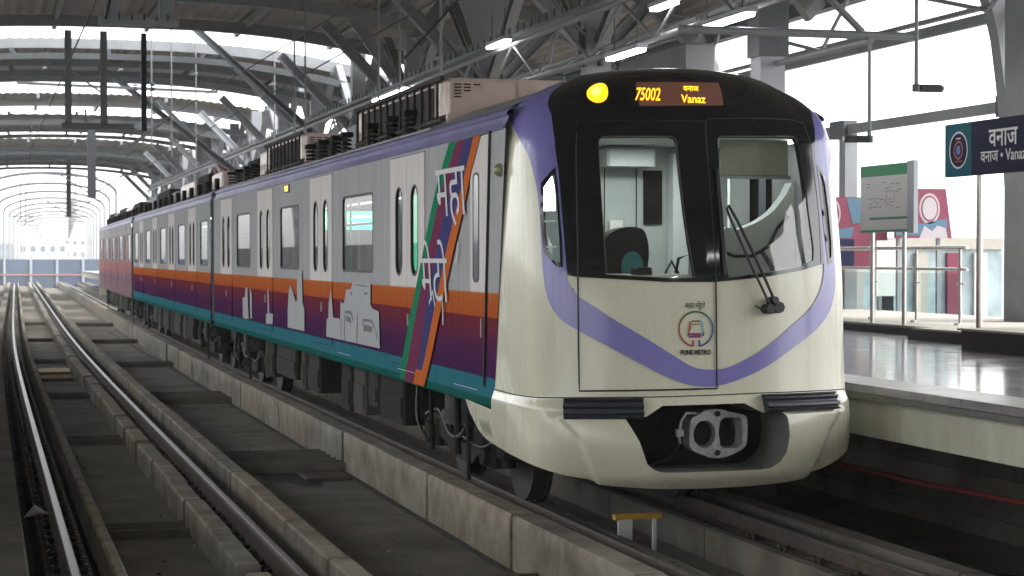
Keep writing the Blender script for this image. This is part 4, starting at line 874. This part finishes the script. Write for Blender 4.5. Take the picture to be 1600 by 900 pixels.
# railing
t=thing('platform_railing','stainless railing with greenish glass panes at the back of the platform','railing',(13.0,28,1.22))
def rl(b,pts,r): b.tube([(x-13,y-28,z-1.22) for x,y,z in pts],r,8)
b=MB(); rl(b,[(13,24,2.30),(13,44,2.30)],.028); b.build('top_rail','stainless',t)
b=MB(); rl(b,[(13,24,2.0),(13,44,2.0)],.022); b.build('mid_rail','stainless',t)
ys=[24.2,25.5,26.9,28.4,30.0,31.7,33.5,35.5,37.5,39.5]
for y in ys:
    b=MB(); rl(b,[(13,y,1.22),(13,y,2.29)],.024); rl(b,[(12.96,y,1.22),(12.96,y,1.26)],.05); rl(b,[(13,y,1.38),(13,y,1.42)],.04); rl(b,[(13,y,1.97),(13,y,2.03)],.04)
    rl(b,[(13,y-.14,1.80),(13,y+.10,1.80)],.012); b.build('post','stainless',t)
for a,c in zip(ys[:-1],ys[1:]):
    b=MB(); b.add([(.03,a-27.92,.14),(.03,c-28.08,.14),(.03,c-28.08,.72),(.03,a-27.92,.72)],[[0,1,2,3]]); b.build('glass_pane','glass_rail',t)
# route board
t=thing('route_map_board','white and green route map board on two steel posts at the platform','map board',(12.3,25.1,1.10))
b=MB(); b.box(0,.05,-.70,.78,1.42,2.38); bd=b.build('board_face','cardwhite',t)
b=MB(); b.box(-.004,.0,-.70,.78,2.22,2.38); b.build('green_header','greenboard',bd); b=MB(); b.box(-.004,0,-.70,.78,1.42,1.455); b.build('green_footer','greenboard',bd)
b=MB(); b.box(-.004,0,-.69,.48,1.60,1.635); b.build('green_line','greenboard',bd)
b=MB(); b.box(-.008,.058,-.90,-.702,1.40,2.40); b.build('board_edge','aluminium',t)
b=MB(); rnd=random.Random(4)
for k in range(26):
    y=rnd.uniform(-.55,.62); z=rnd.uniform(1.75,2.12); b.box(-.003,-.0005,y,y+rnd.uniform(.03,.14),z,z+.012,mi=rnd.choice([0,0,1]))
for p,q in (((-.3,1.85),(-.3,2.0)),((-.32,2.0),(-.05,2.0)),((-.05,1.8),(-.05,2.0)),((.1,1.78),(.5,1.78)),((.1,1.9),(.5,1.9))): b.bar((-.002,p[0],p[1]),(-.002,q[0],q[1]),.01,.002,up=(1,0,0))
b.build('map_lines',[mat('grey map print',(.25,.27,.26),.6),mat('red map print',(.5,.15,.13),.6)],bd)
for y in (.45,-.55): b=MB(); b.tube([(.03,y,0),(.03,y,1.42)],.035,10); b.tube([(.03,y,0),(.03,y,.015)],.07,12); b.build('post','stainless',t)
# station name sign
t=thing('station_name_sign','dark blue station name sign with teal emblem panel on steel posts','sign',(11.9,21.7,1.10))
b=MB(); b.box(0,.09,-1.9,.86,2.09,2.76); sf=b.build('sign_panel','navy',t)
b=MB(); b.box(-.003,0,.17,.86,2.09,2.76); b.build('emblem_panel','signteal',sf)
b=MB()
def ov(b,cy,cz,ry,rz,w,mi=0,x=-.006,n=28):
    for k in range(n):
        a0=2*math.pi*k/n; a1=2*math.pi*(k+1)/n
        b.add([(x,cy+ry*f*math.cos(a),cz+rz*f*math.sin(a)) for f,a in ((1,a0),(1-w,a0),(1-w,a1),(1,a1))],[[0,1,2,3]],mi)
ov(b,.50,2.42,.24,.235,.09); ov(b,.50,2.42,.212,.208,1,1,x=-.005); ov(b,.50,2.42,.12,.12,.25,2); ov(b,.50,2.42,.05,.06,.99,3,x=-.0065)
b.box(-.008,-.006,.41,.59,2.27,2.285,mi=2); b.box(-.008,-.006,.44,.56,2.56,2.575,mi=0)
b.build('emblem',['signwhite','navy',mat('red emblem ring',(.35,.08,.08),.5),mat('blue emblem train',(.12,.2,.55),.5)],sf)
SM=lambda y,z: Matrix.Translation((-.006,y,z))@Matrix(((0,0,-1,0),(-1,0,0,0),(0,1,0,0),(0,0,0,1)))
text('sign_text','वनाज',.32,'signwhite',SM(-.61,2.52),sf,bold=.004); text('sign_text','वनाज • Vanaz',.20,'signwhite',SM(-.61,2.30),sf,bold=.002)
for y in (.04,-1.5): b=MB(); b.tube([(.045,y,0),(.045,y,2.09)],.042,10); b.tube([(.045,y,0),(.045,y,.02)],.085,12); b.build('post','stainless',t)
# hoardings and parapet behind the railing
def hoard(Y,x0,x1,z0,z1,label,shapes,skew=0):
    t=thing('hoarding',label,'hoarding',((x0+x1)/2,Y,z0)); cx=(x0+x1)/2
    b=MB(); b.prism([(x0-cx,0),(x1-cx+skew,0),(x1-cx,z1-z0),(x0-cx,z1-z0)],lambda p,k:(p[0],.06*k,p[1])); pn=b.build('panel','crimson',t)
    for nm,m_,poly,o in shapes: b=MB(); b.prism(poly,lambda p,k:(p[0]-cx,-.004*o-.002*k,p[1]-z0)); b.build(nm,m_,pn)
    for x in (x0-cx+.1,x1-cx-.1): b=MB(); b.box(x-.03,x+.03,.07,.13,-1.4,z1-z0-.1); b.build('support','steel',t)
oval=lambda cx,cz,rx,rz: [(cx+rx*math.cos(2*math.pi*k/24),cz+rz*math.sin(2*math.pi*k/24)) for k in range(24)]
hoard(31,15.4,16.37,2.50,3.37,'crimson hoarding with a white oval emblem right of the route board',[('blue_shape','skyblue',[(15.4,2.55),(16.4,2.55),(16.38,2.85),(15.9,2.75),(15.4,2.9)],1),('print','pinkwhite',[(15.85,2.5),(16.4,2.5),(16.36,2.68),(16.2,2.72),(16.1,2.62),(15.95,2.72)],2),('emblem','pinkwhite',oval(16.05,3.02,.20,.27),1),('emblem_ring','crimson',oval(16.05,3.02,.165,.23),2),('emblem_core','pinkwhite',oval(16.05,3.02,.14,.20),3)],.12)
hoard(31.3,13.9,15.39,2.0,3.22,'crimson hoarding with blue shapes partly behind the cab of the train',[('blue_shape','skyblue',[(14.6,3.2),(15.0,3.2),(15.0,2.8),(14.72,2.75)],1),('blue_shape','skyblue',[(14.2,2.62),(14.75,2.7),(14.7,2.5),(14.2,2.5)],1),('emblem','pinkwhite',oval(14.32,2.93,.17,.27),1),('emblem_ring','crimson',oval(14.32,2.93,.14,.22),2),('dark_shape','navy',[(14.2,2.48),(14.75,2.48),(14.75,2.02),(14.2,2.02)],2)])
t=thing('stair_parapet','beige parapet over the stair opening behind the railing','parapet',(18,35,1.1))
b=MB(); b.box(-3.0,1.75,0,.3,1.22,1.45); b.build('coping','beige',t); b=MB(); b.box(-3.0,1.75,.05,.25,-.2,1.22); b.build('panel',mat('blue grey glazed panel',(.34,.42,.44),.6,noise=.35,nscale=1.5),t)
for k,(x,m_) in enumerate(((-2.3,'crimson'),(-1.6,'beige'),(-.95,'dark2'),(-.2,'beige'),(.5,'crimson'),(1.1,'cardwhite'))): b=MB(); b.box(x,x+.28,-.04,.04,-.2,1.15); b.build('pilaster',m_,t)
b=MB(); b.box(14.75,15.1,30.4,30.45,1.5,2.45); tag(b.build('notice_board','cardwhite'),'narrow white notice leaning behind the railing left of the poles','notice')
# ---------------------------------------------------------------- columns
colY=[26.1]+[34.5+8.1*k for k in range(14)]
XCOL=11.0
def column(root_y,i):
    t=thing('steel_column',['pale steel column right behind the train cab, nearest the viewer','second pale steel column counted from the train cab'][i] if i<2 else 'grey steel column in the row behind the train','column',(XCOL+bend(root_y)*.5-(0 if i else .07),root_y,1.10),0,'steel columns along the platform')
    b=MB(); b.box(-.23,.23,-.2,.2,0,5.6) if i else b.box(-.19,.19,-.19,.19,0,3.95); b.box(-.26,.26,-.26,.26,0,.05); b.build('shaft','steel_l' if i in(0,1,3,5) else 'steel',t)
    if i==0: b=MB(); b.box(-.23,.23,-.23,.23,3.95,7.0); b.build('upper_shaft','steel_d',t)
    for dx in ((-1,1) if i else ()):
        b=MB(); b.ibar((dx*.12,0,4.9),(dx*2.4,0,7.2),.26,.26,.03); b.build('strut','steel_l' if (i+dx)%3==0 else 'steel',t)
    if i==2: b=MB(); b.prism([(-.85,7.2),(.45,7.2),(.12,4.9),(-.12,4.9)],lambda p,k:(p[0],-.25-.03*k,p[1])); b.build('gusset_plate','steel_l',t)
    b=MB(); b.ibar((0,.12,4.9),(0,3.4,7.2),.22,.22,.03); b.ibar((0,-.12,4.9),(0,-3.4,7.2),.22,.22,.03); b.build('side_strut','steel',t)
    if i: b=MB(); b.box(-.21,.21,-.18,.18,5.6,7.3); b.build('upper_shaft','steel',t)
    if i: b=MB(); b.box(-.34,.34,-.03,.03,4.6,5.3); b.box(-.03,.03,-.34,.34,4.6,5.3); b.build('gusset','steel_d',t)
for i,y in enumerate(colY): column(y,i)
t=thing('edge_column','broad grey column cut by the right edge of the picture','column',(14.78,25.4,1.1)); b=MB(); b.box(-.26,.26,-.3,.3,0,7.2); b.box(-.34,.34,-.38,.38,0,.04); b.build('shaft','steel',t)
# bracket frame with cctv poles at the first column
t=thing('camera_bracket','grey tube bracket reaching right from the first pale column','bracket',(11.0,22.9,5.0))
b=MB(); b.tube([(-2.6,0,.02),(.6,0,.02)],.055,8); b.tube([(-.9,0,.78),(-.1,0,.06)],.05,8); b.tube([(0,-.05,-.05),(0,3.1,-.05)],.045,8); b.build('tube',mat('grey bracket tube',(.20,.21,.22),.5),t)
def cctv(x,y,zt,zb,dirx,label):
    t=thing('cctv_camera',label,'camera',(x,y,zb)); b=MB(); b.tube([(0,0,zt-zb),(0,0,0)],[.022,.028],8); b.build('drop_pole','steel',t)
    b=MB(); b.tube([(0,0,.05),(0,0,-.04)],.05,12); b.build('joint','steel_d',t)
    b=MB(); b.box(*sorted((dirx*.04,dirx*.34)),-.05,.05,-.04,.05,bev=.015); b.build('housing','rubber',t)
    b=MB(); b.tube([(dirx*.34,0,.005),(dirx*.36,0,.005)],.035,12); b.build('lens','black',t)
cctv(11,22.9,5.02,3.68,-1,'black camera on the shorter ceiling pole close to the first pale column'); cctv(11,21.6,6.2,4.23,1,'black camera on the longer ceiling pole above the name sign')
# ---------------------------------------------------------------- station roof
XM=3.6; AH=11.6; ZB=1.10; BH=7.95; NE=2.25
AX=[11.7,11.65,11.5,11.32,10.9,9.9,8.3,6.2,4.2,2.1,0]; AZ=[0,1.9,3.7,4.9,5.75,6.55,7.15,7.55,7.78,7.88,7.9]
def arch(th,dx=0,dz=0):
    u=th/(math.pi/2); sg=1
    if u>1: u=2-u; sg=-1
    x=pchip([i/10 for i in range(11)],AX,u); z=pchip([i/10 for i in range(11)],AZ,u)
    return XM+sg*(x+dx*min(1,x/6)),ZB+z+dz*min(1,z/4)
roof=thing('station_roof','arched grey steel station roof with ribs and open bands of sky','station roof',(XM,60,ZB))
def RL(p): return (p[0]-XM,p[1]-60,p[2]-ZB)
def vrib(b,Y,w=.26,d=.30,t0=0,t1=math.pi,n=44,mi=0):
    rows=[]
    for k in range(n+1):
        th=t0+(t1-t0)*k/n; x0,z0=arch(th); x1,z1=arch(th,-d,-d)
        bx=bend(Y)*.6
        rows.append([RL((x0+bx,Y-w/2,z0)),RL((x0+bx,Y+w/2,z0)),RL((x1+bx,Y+w/2,z1)),RL((x1+bx,Y-w/2,z1))])
    b.add(sum(rows,[]),[[i*4+k,i*4+(k+1)%4,(i+1)*4+(k+1)%4,(i+1)*4+k] for i in range(n) for k in range(4)],mi)
ribY=[y_ for y_ in (-57.7+6*k for k in range(34)) if min(abs(y_-q) for q in (80.3,92.3,110.3,116.3))>.1]
for i,Y in enumerate(ribY):
    b=MB(); vrib(b,Y,.26 if Y<140 else .5,t0=.60 if abs(Y-32.3)<.1 else 0); b.build('rib','steel',roof)
b=MB(); b.box(15.0-XM-.02,15.0-XM+.22,32.3-60-.13,32.3-60+.13,0,4.55-ZB); b.build('side_post','steel',roof)
# secondary ribs hung below, seen as the second band of lines
for i,Y in enumerate([61.3,67.0,88.0,102,119,126,133,139.0]):
    b=MB(); n=40; rows=[]
    for k in range(n+1):
        th=math.pi*k/n; x0,z0=arch(th,-.62,-.55); x1,z1=arch(th,-.80,-.73); bx=bend(Y)*.6
        rows.append([RL((x0+bx,Y-.1,z0)),RL((x0+bx,Y+.1,z0)),RL((x1+bx,Y+.1,z1)),RL((x1+bx,Y-.1,z1))])
    b.add(sum(rows,[]),[[i_*4+k,i_*4+(k+1)%4,(i_+1)*4+(k+1)%4,(i_+1)*4+k] for i_ in range(n) for k in range(4)])
    for k in range(5,36,3):
        th=math.pi*k/n; x0,z0=arch(th,-.4,-.4); x1,z1=arch(th,-.64,-.57); bx=bend(Y)*.6
        b.bar(RL((x0+bx,Y,z0)),RL((x1+bx,Y,z1)),.12)
    b.build('secondary_rib','steel_d',roof)
# sheets between ribs, leaving the open bands
segs=[(-64,58.3),(63.3,69.8),(71.3,74.8),(84.5,91.2),(97,108),(117,140.5)]  # first span carried on unseen behind the camera to cut light
tmin=.66
for a,c in segs:
    b=MB(); b.keep=True; ys=[a]; 
    while ys[-1]<c-.01: ys.append(min(c,ys[-1]+6))
    n=150 if c<100 else 90; rows=[]
    for Y in ys:
        for k in range(n+1):
            th=tmin+(math.pi-2*tmin)*k/n; o=.10+.045*(k%2); x,z=arch(th,o,o); rows.append(RL((x+bend(Y)*.6,Y,z)))
    m=n+1; b.add(rows,[[i*m+k,i*m+k+1,(i+1)*m+k+1,(i+1)*m+k] for i in range(len(ys)-1) for k in range(n)]); b.build('roof_sheet','sheet',roof)
for th in [.66,.86,1.08,1.3,1.5,1.7,1.9,2.12,2.35]:
    for a_,c_ in segs:
        b=MB(); x,z=arch(th,-.02,-.02); b.bar(RL((x+bend(a_)*.6,a_-.4,z)),RL((x+bend(c_)*.6,c_+.4,z)),.12,.22); b.build('purlin','steel',roof)
# bracing rods in the roof near the eave
b=MB()
for Y in ribY[12:26]:
    for t0,t1 in ((.5,.8),(.8,.5)):
        a_=arch(t0,-.3,-.3); c_=arch(t1,-.3,-.3); b.tube([RL((a_[0],Y,a_[1])),RL((c_[0],Y+6,c_[1]))],.04,6)
b.build('bracing','steel',roof)
b=MB(); b.ibar(RL((14.7,8,6.78)),RL((14.7,140,6.78)),.25,.32,.04); b.build('eave_beam','steel_d',roof)
for z,h in ((5.86,.17),(6.04,.07),(4.46,.17)):
    b=MB(); b.bar(RL((15.0,14.3,z)),RL((15.0,137,z)),.10,h); b.build('girt','steel',roof)
for Y in ribY[14:20]:
    b=MB(); b.box(15.0-XM-.13,15.0-XM+.13,Y-60-.30,Y-60+.30,4.3-ZB,4.62-ZB); b.build('girt_cleat','steel_d',roof)
# ------------------------------------------------------------- inner trusses, trays and lamps
t=thing('cable_tray_truss','long grey truss with cable trays running along the platform roof','truss',(9.6,40,5.4))
b=MB(); 
b.tube([(0,-24,.0),(0,80,.0)],.05,8); b.tube([(0,-24,.75),(0,80,.75)],.05,8); b.tube([(.7,-24,.35),(.7,80,.35)],.045,8)
y=-24; k=0
while y<80: b.tube([(0,y,0 if k%2 else .75),(0,y+1.6,.75 if k%2 else 0)],.028,6); b.tube([(0,y,0),(.7,y+1.6,.35)],.024,6); y+=1.6; k+=1
b.build('chord','steel',t)
b=MB(); b.box(.15,.6,-24,80,.95,1.02)
y=-24
while y<80: b.box(.15,.18,y,y+.12,1.02,1.16); b.box(.57,.6,y,y+.12,1.02,1.16); y+=.5
b.build('tray','steel_d',t)
lab=['rightmost lit tube lamp under the platform roof','lit tube lamp above the roof of the cab','small lit tube lamp over the roof unit','lit tube lamp low over the roof equipment','short lit tube lamp near the top edge of the picture']
kf=.895
lamps=[(10.5*kf,a*kf,c*kf,2.175+(z-2.175)*kf,l_) for (a,c,z),l_ in zip(((25.7,27.7,5.64),(30.4,32.1,5.62),(38.9,40.4,6.68),(48.9,53.1,6.52),(28.8,29.8,6.2)),lab)]
lamps+=[(-3.0,y-.65,y+.65,5.4,'tube lamp over the opposite platform, number %s from the mouth of the hall'%w_) for y,w_ in zip((24,16,8,0,-8,-16,-24,-32),('one','two','three','four','five','six','seven','eight'))]
lamps+=[(9.4,y-.65,y+.65,5.4,'tube lamp over the near end of the platform, number %s behind the viewer'%w_) for y,w_ in zip((6,-2,-10,-18,-26),('one','two','three','four','five'))]
for xl,a,c,z,l_ in lamps:
    t=thing('tube_lamp',l_,'lamp',(xl,(a+c)/2,z)); h=(c-a)/2
    b=MB(); b.box(-.06,.06,-h,h,-.045,0); b.build('tube','tube',t); b=MB(); b.box(-.08,.08,-h-.05,h+.05,.002,.07); b.build('housing','steel_l',t)
    b=MB(); b.tube([(0,-h*.7,.07),(0,-h*.7,.6)],.01,5); b.tube([(0,h*.7,.07),(0,h*.7,.6)],.01,5); b.build('hanger','steel_d',t)
# tie trusses across the hall between the columns (tilted braces seen left of the columns)
def brace(p,q,w,m,label,name='roof_brace'):
    b=MB(); b.ibar(p,q,w,w,.035); return tag(b.build(name,m),label,'brace')
brace((9.15,51.3,9.1),(10.9,51.0,6.6),.30,'steel_l','pale diagonal brace slanting down right above the roof boxes')
brace((10.0,45.5,7.3),(11.1,47,8.5),.28,'steel_l','short pale brace slanting up right above the wrapped roof unit')
for i,(p,q) in enumerate((((6.0,60,9.4),(10.4,60,5.6)),((7.6,64,8.8),(10.9,64,5.6)),((4.6,72,8.7),(9.0,72,5.3)),((7.0,82,8.7),(10.2,82,5.4)))):
    brace(p,q,.2,'steel_d',['long dark diagonal brace from the top left towards the train roof','dark diagonal brace right behind the longest one','dark diagonal brace crossing the open roof band','lower dark brace far down the hall'][i])
brace((6.6,75,7.3),(4.9,75,6.0),.14,'steel','thin brace slanting down left in the middle of the hall'); brace((7.2,62,7.4),(1.0,62,7.55),.09,'steel','thin horizontal tie across the open roof band')
# overhead line supports hung from the roof over the tracks
def drop(x,Y,zt,zb,w,label,m='antic',ins=None,cant=True):
    t=thing('drop_support',label,'overhead line support',(x,Y,zb)); b=MB(); b.box(-w/2,w/2,-w/2,w/2,0,zt-zb); b.build('mast',m,t)
    if cant:
        b=MB()
        for s_ in (-1,1): b.tube([(0,0,.15),(s_*1.5,0,1.1)],.035,6); b.tube([(s_*.1,0,1.0),(s_*2.2,0,1.15)],.03,6); b.tube([(s_*2.0,0,1.15),(s_*2.0,0,.95)],.02,6)
        b.build('cantilever','steel_d',t)
    if ins:
        for dx in (-.25,.25):
            b=MB()
            for k in range(4): b.tube([(dx,0,ins+k*.07),(dx,0,ins+k*.07+.04)],[.10,.05],10)
            b.build('insulator','blueins',t)
drop(4.6,58.5,8.8,5.9,.16,'dark hanging mast with blue insulators over the tracks',ins=1.2,cant=False)
drop(5.1,97,8.9,5.05,.40,'thick dark hanging mast at the far end of the hall')
drop(5.65,137,8.8,4.9,.32,'farthest hanging mast with bracket arms at the mouth of the hall')
t=thing('portal_frame','grey hanging portal frame over the empty track','overhead line frame',(2.9,58.3,6.0))
for x in (-.5,.52): b=MB(); b.ibar((x,0,0),(x,0,2.8),.2,.2,.04); b.build('leg','steel',t)
b=MB(); b.ibar((-.7,0,0),(1.4,0,0),.2,.2,.04); b.tube([(.6,0,.9),(-.4,0,1.6)],.03,6); b.tube([(0,0,.1),(0,0,.5)],.03,6); b.build('crossbar','steel',t)
b=MB(); t2=drop(.35,58.2,8.8,6.9,.14,'dark hanging post at the left edge of the picture',cant=False)
t=thing('gantry_frame','pale grey gantry frame at the top left of the picture','gantry frame',(3.0,40,6.85))
for x in (-.62,.45): b=MB(); b.box(x,x+.30,-.1,.1,.16,3); b.build('leg','steel_l',t)
b=MB(); b.box(-.75,.85,-.12,.12,0,.16); b.build('crossbar','steel_l',t)
for x in (-.6,-.35,-.1,.15,.4,.62): b=MB(); b.tube([(x,-.13,.1),(x,-.13,.24)],.018,6); b.build('bolt','steel_d',t)
b=MB(); b.tube([(.05,-.14,3),(-.62,-.14,.1)],.02,6); b.build('cable','rubber',t)
rods=[(7.0,45,3.9,'left thin hanging rod above the second roof unit'),(7.25,45,3.9,'right thin hanging rod above the second roof unit'),(7.2,36,3.8,'left thin hanging rod above the first grilles'),(7.6,36,3.8,'right thin hanging rod above the first grilles'),(4.95,60,5.5,'thin rod left of the blue insulators'),(5.55,60,5.2,'thin rod right of the blue insulators'),(6.5,62,5.0,'thin rod over the far cars'),(9.0,62,4.6,'thin rod left of the column row'),(7.0,30,4.4,'thin rod over the wrapped roof unit')]
for x,Y,zb,l_ in rods:
    b=MB(); b.tube([(x,Y,9.2 if Y>50 else 8.9),(x,Y,zb)],.022,6); tag(b.build('hanging_rod','steel'),l_,'hanging rod')
for pts,l_ in (([(5.41,-6,5.35),(5.41,60,5.35),(5.41+bend(130),130,5.35)],'contact wire over the metro train'),([(5.2,-6,6.5),(5.3,27,5.9),(5.41,60,6.4),(5.41+bend(130),130,6.3)],'messenger wire over the metro train'),([(1.35,-6,5.35),(1.35,60,5.35),(1.35+bend(130),130,5.35)],'contact wire over the empty track')):
    b=MB(); b.tube(pts,.012,5); tag(b.build('overhead_wire','rubber'),l_,'wire')
b=MB(); b.tube([(6.2,29,5.2),(7.0,28,6.2),(8.2,27,7.4)],.016,6); tag(b.build('overhead_wire','rubber'),'dark cable rising to the right above the roof unit','wire')
# clutter high in the hall right of the train: stair/escalator housing seen between columns
t=thing('concourse_box','grey plant boxes hung under the roof behind the column row','plant box',(13,52,4.5))
for x0,x1,y0,y1,z0,z1,m_ in ((-.6,.3,-8,-5,1.2,2.0,'steel_d'),(-.2,.6,-1,2,.4,1.5,'steel'),(-.7,0,5,9,.9,1.6,'steel_d'),(.3,1,-16,-12,1.3,1.9,'steel'),(-.8,.4,14,20,.2,1.4,'steel_d')):
    b=MB(); b.box(x0,x1,y0,y1,z0,z1,bev=.05); b.build('housing',m_,t)
b=MB(); b.box(-1.4,-.9,-1,9,-1.3,.3); b.build('timber_panel',mat('brown board',(.22,.16,.11),.7),t)
t=thing('light_stop_wall','unseen grey wall added along the opposite platform to limit the light','wall',(-8.2,60,1.1))
b=MB(); b.box(-.1,0,-60,80,0,1.6); b.build('panel','steel',t)  # low wall added out of view to limit light from the left
t=thing('light_stop_side','unseen grey wall added along the platform behind the viewer to block light','building',(15.3,-28,1.1))
b=MB(); b.box(-.1,.3,-36,32,0,6.6); b.build('wall','steel',t)  # wall added out of view to block light reaching the train front
b=MB(); b.box(-.16,-.102,-30,28,1.0,2.2); b.build('window','barrier',t)
t=thing('light_stop_end','unseen grey wall added behind the viewer to block light from the hall end','building',(3.6,-66,-1))
b=MB(); b.box(-13,13,-.4,0,0,10); b.build('wall','steel',t)  # added out of view, shuts the open hall end against light
b=MB(); b.box(-10,10,.002,.06,6.2,7.4); b.build('window','barrier',t)
# wall of the concourse far right behind columns
t=thing('back_screen','grey louvred screen along the back of the platform beyond the columns','screen',(15.4,95,1.1))
b=MB(); b.box(0,.1,-45,45,0,3.2)
b.build('panel','steel',t)
b=MB(); y=-45
while y<45: b.box(-.06,-.002,y,y+.12,0,3.3); y+=2.0
b.build('mullion','steel_d',t)
# ---------------------------------------------------------------- outside the hall, far left
t=thing('viaduct_parapet','pale parapet curving away right of the far tracks','parapet',(9.6,180,0))
b=MB(); ys=[142+4*k for k in range(8)]
for i in range(len(ys)-1):
    f=lambda Y: 9.2+bend(Y)+max(0,(Y-142))**1.5*.004-9.6
    b.bar((f(ys[i]),ys[i]-180,.55),(f(ys[i+1]),ys[i+1]-180,.55),.25,1.3)
b.build('wall',mat('bright parapet concrete',(.5,.49,.46),.8),t)
b=MB()
for i in range(len(ys)-1): b.bar((f(ys[i])-.16,ys[i]-180,-.1),(f(ys[i])-.16,ys[i]-180,1.15),.1)
b.build('joint','beige',t)
b=MB(); b.bar((-3.0,142,.45),(-2.6,171,.45),.25,1.2); tag(b.build('viaduct_parapet','beige'),'left parapet of the viaduct beyond the hall','parapet')
for k in range(9):
    Y=155+k*22; cx=3.2+bend(Y)+k*.5; t=thing('catenary_portal','slender arched catenary portal over the far tracks','catenary portal',(cx,Y,-.6),0,'arched catenary portals beyond the station')
    hw=5.2; H=9.3
    for s_ in (-1,1): b=MB(); b.tube([(s_*hw,0,0),(s_*hw,0,H-1.6)],.13,8); b.build('mast','steel',t)
    b=MB(); b.tube([(hw*math.cos(a),0,H-1.6+1.6*math.sin(a)) for a in [math.pi*i/16 for i in range(17)]],.11,6); b.build('arch','steel_d',t)
    for x in (-2.1,2.1): b=MB(); b.tube([(x,0,H-.3),(x,0,5.6)],.05,5); b.tube([(x-.9,0,5.9),(x+.9,0,5.9)],.045,5); b.build('cantilever','steel_d',t)
b=MB(); b.box(-14,30,172,172.3,-3,1.95); nb=tag(b.build('noise_barrier','barrier'),'long blue grey barrier across the view far behind the tracks','barrier')
for k in range(20): b=MB(); b.box(-13.8+k*2.2,-13.6+k*2.2,171.86,171.995,-.4,2.1+(k%3)*.12); b.build('barrier_post','steel_l',nb)
b=MB(); b.box(-14,30,171.80,171.85,.55,.68); tag(b.build('barrier_rail',mat('reddish band',(.35,.18,.15),.7)),'reddish band along the foot of the far barrier','band')
rnd=random.Random(21)
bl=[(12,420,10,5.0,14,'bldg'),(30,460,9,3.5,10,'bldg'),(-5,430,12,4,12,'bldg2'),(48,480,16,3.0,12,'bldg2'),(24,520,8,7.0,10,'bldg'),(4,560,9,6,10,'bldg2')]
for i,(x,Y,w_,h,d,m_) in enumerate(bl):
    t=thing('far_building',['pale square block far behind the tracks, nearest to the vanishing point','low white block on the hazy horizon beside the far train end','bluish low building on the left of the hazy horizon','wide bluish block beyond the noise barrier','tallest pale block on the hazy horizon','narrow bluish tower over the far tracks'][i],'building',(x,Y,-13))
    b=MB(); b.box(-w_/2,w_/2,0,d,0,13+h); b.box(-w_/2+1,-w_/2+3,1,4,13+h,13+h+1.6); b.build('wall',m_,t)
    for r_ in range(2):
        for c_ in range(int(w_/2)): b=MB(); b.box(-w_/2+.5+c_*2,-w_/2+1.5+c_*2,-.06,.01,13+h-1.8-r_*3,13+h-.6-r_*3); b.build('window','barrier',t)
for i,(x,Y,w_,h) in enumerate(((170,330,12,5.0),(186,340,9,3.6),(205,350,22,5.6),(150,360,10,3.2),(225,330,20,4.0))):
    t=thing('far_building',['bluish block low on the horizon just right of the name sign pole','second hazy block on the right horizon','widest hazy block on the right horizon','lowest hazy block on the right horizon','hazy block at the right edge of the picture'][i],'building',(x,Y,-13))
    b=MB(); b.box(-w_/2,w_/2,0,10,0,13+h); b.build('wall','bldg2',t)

# HAZE: thin air in and beyond the hall
b=MB(); b.box(-420,420,-120,560,-14,14.5); hz=b.build('haze','steel'); hz.data.materials.clear(); m=bpy.data.materials.new('haze'); m.use_nodes=True
t_=m.node_tree; t_.nodes.remove(t_.nodes['Principled BSDF']); pv=t_.nodes.new('ShaderNodeVolumePrincipled'); pv.inputs['Density'].default_value=.0008; pv.inputs['Color'].default_value=(.92,.94,.97,1)
t_.links.new(pv.outputs[0],t_.nodes['Material Output'].inputs['Volume']); hz.data.materials.append(m); struct(hz,'stuff'); hz['label']='thin pale haze in and beyond the hall'; hz['category']='haze'
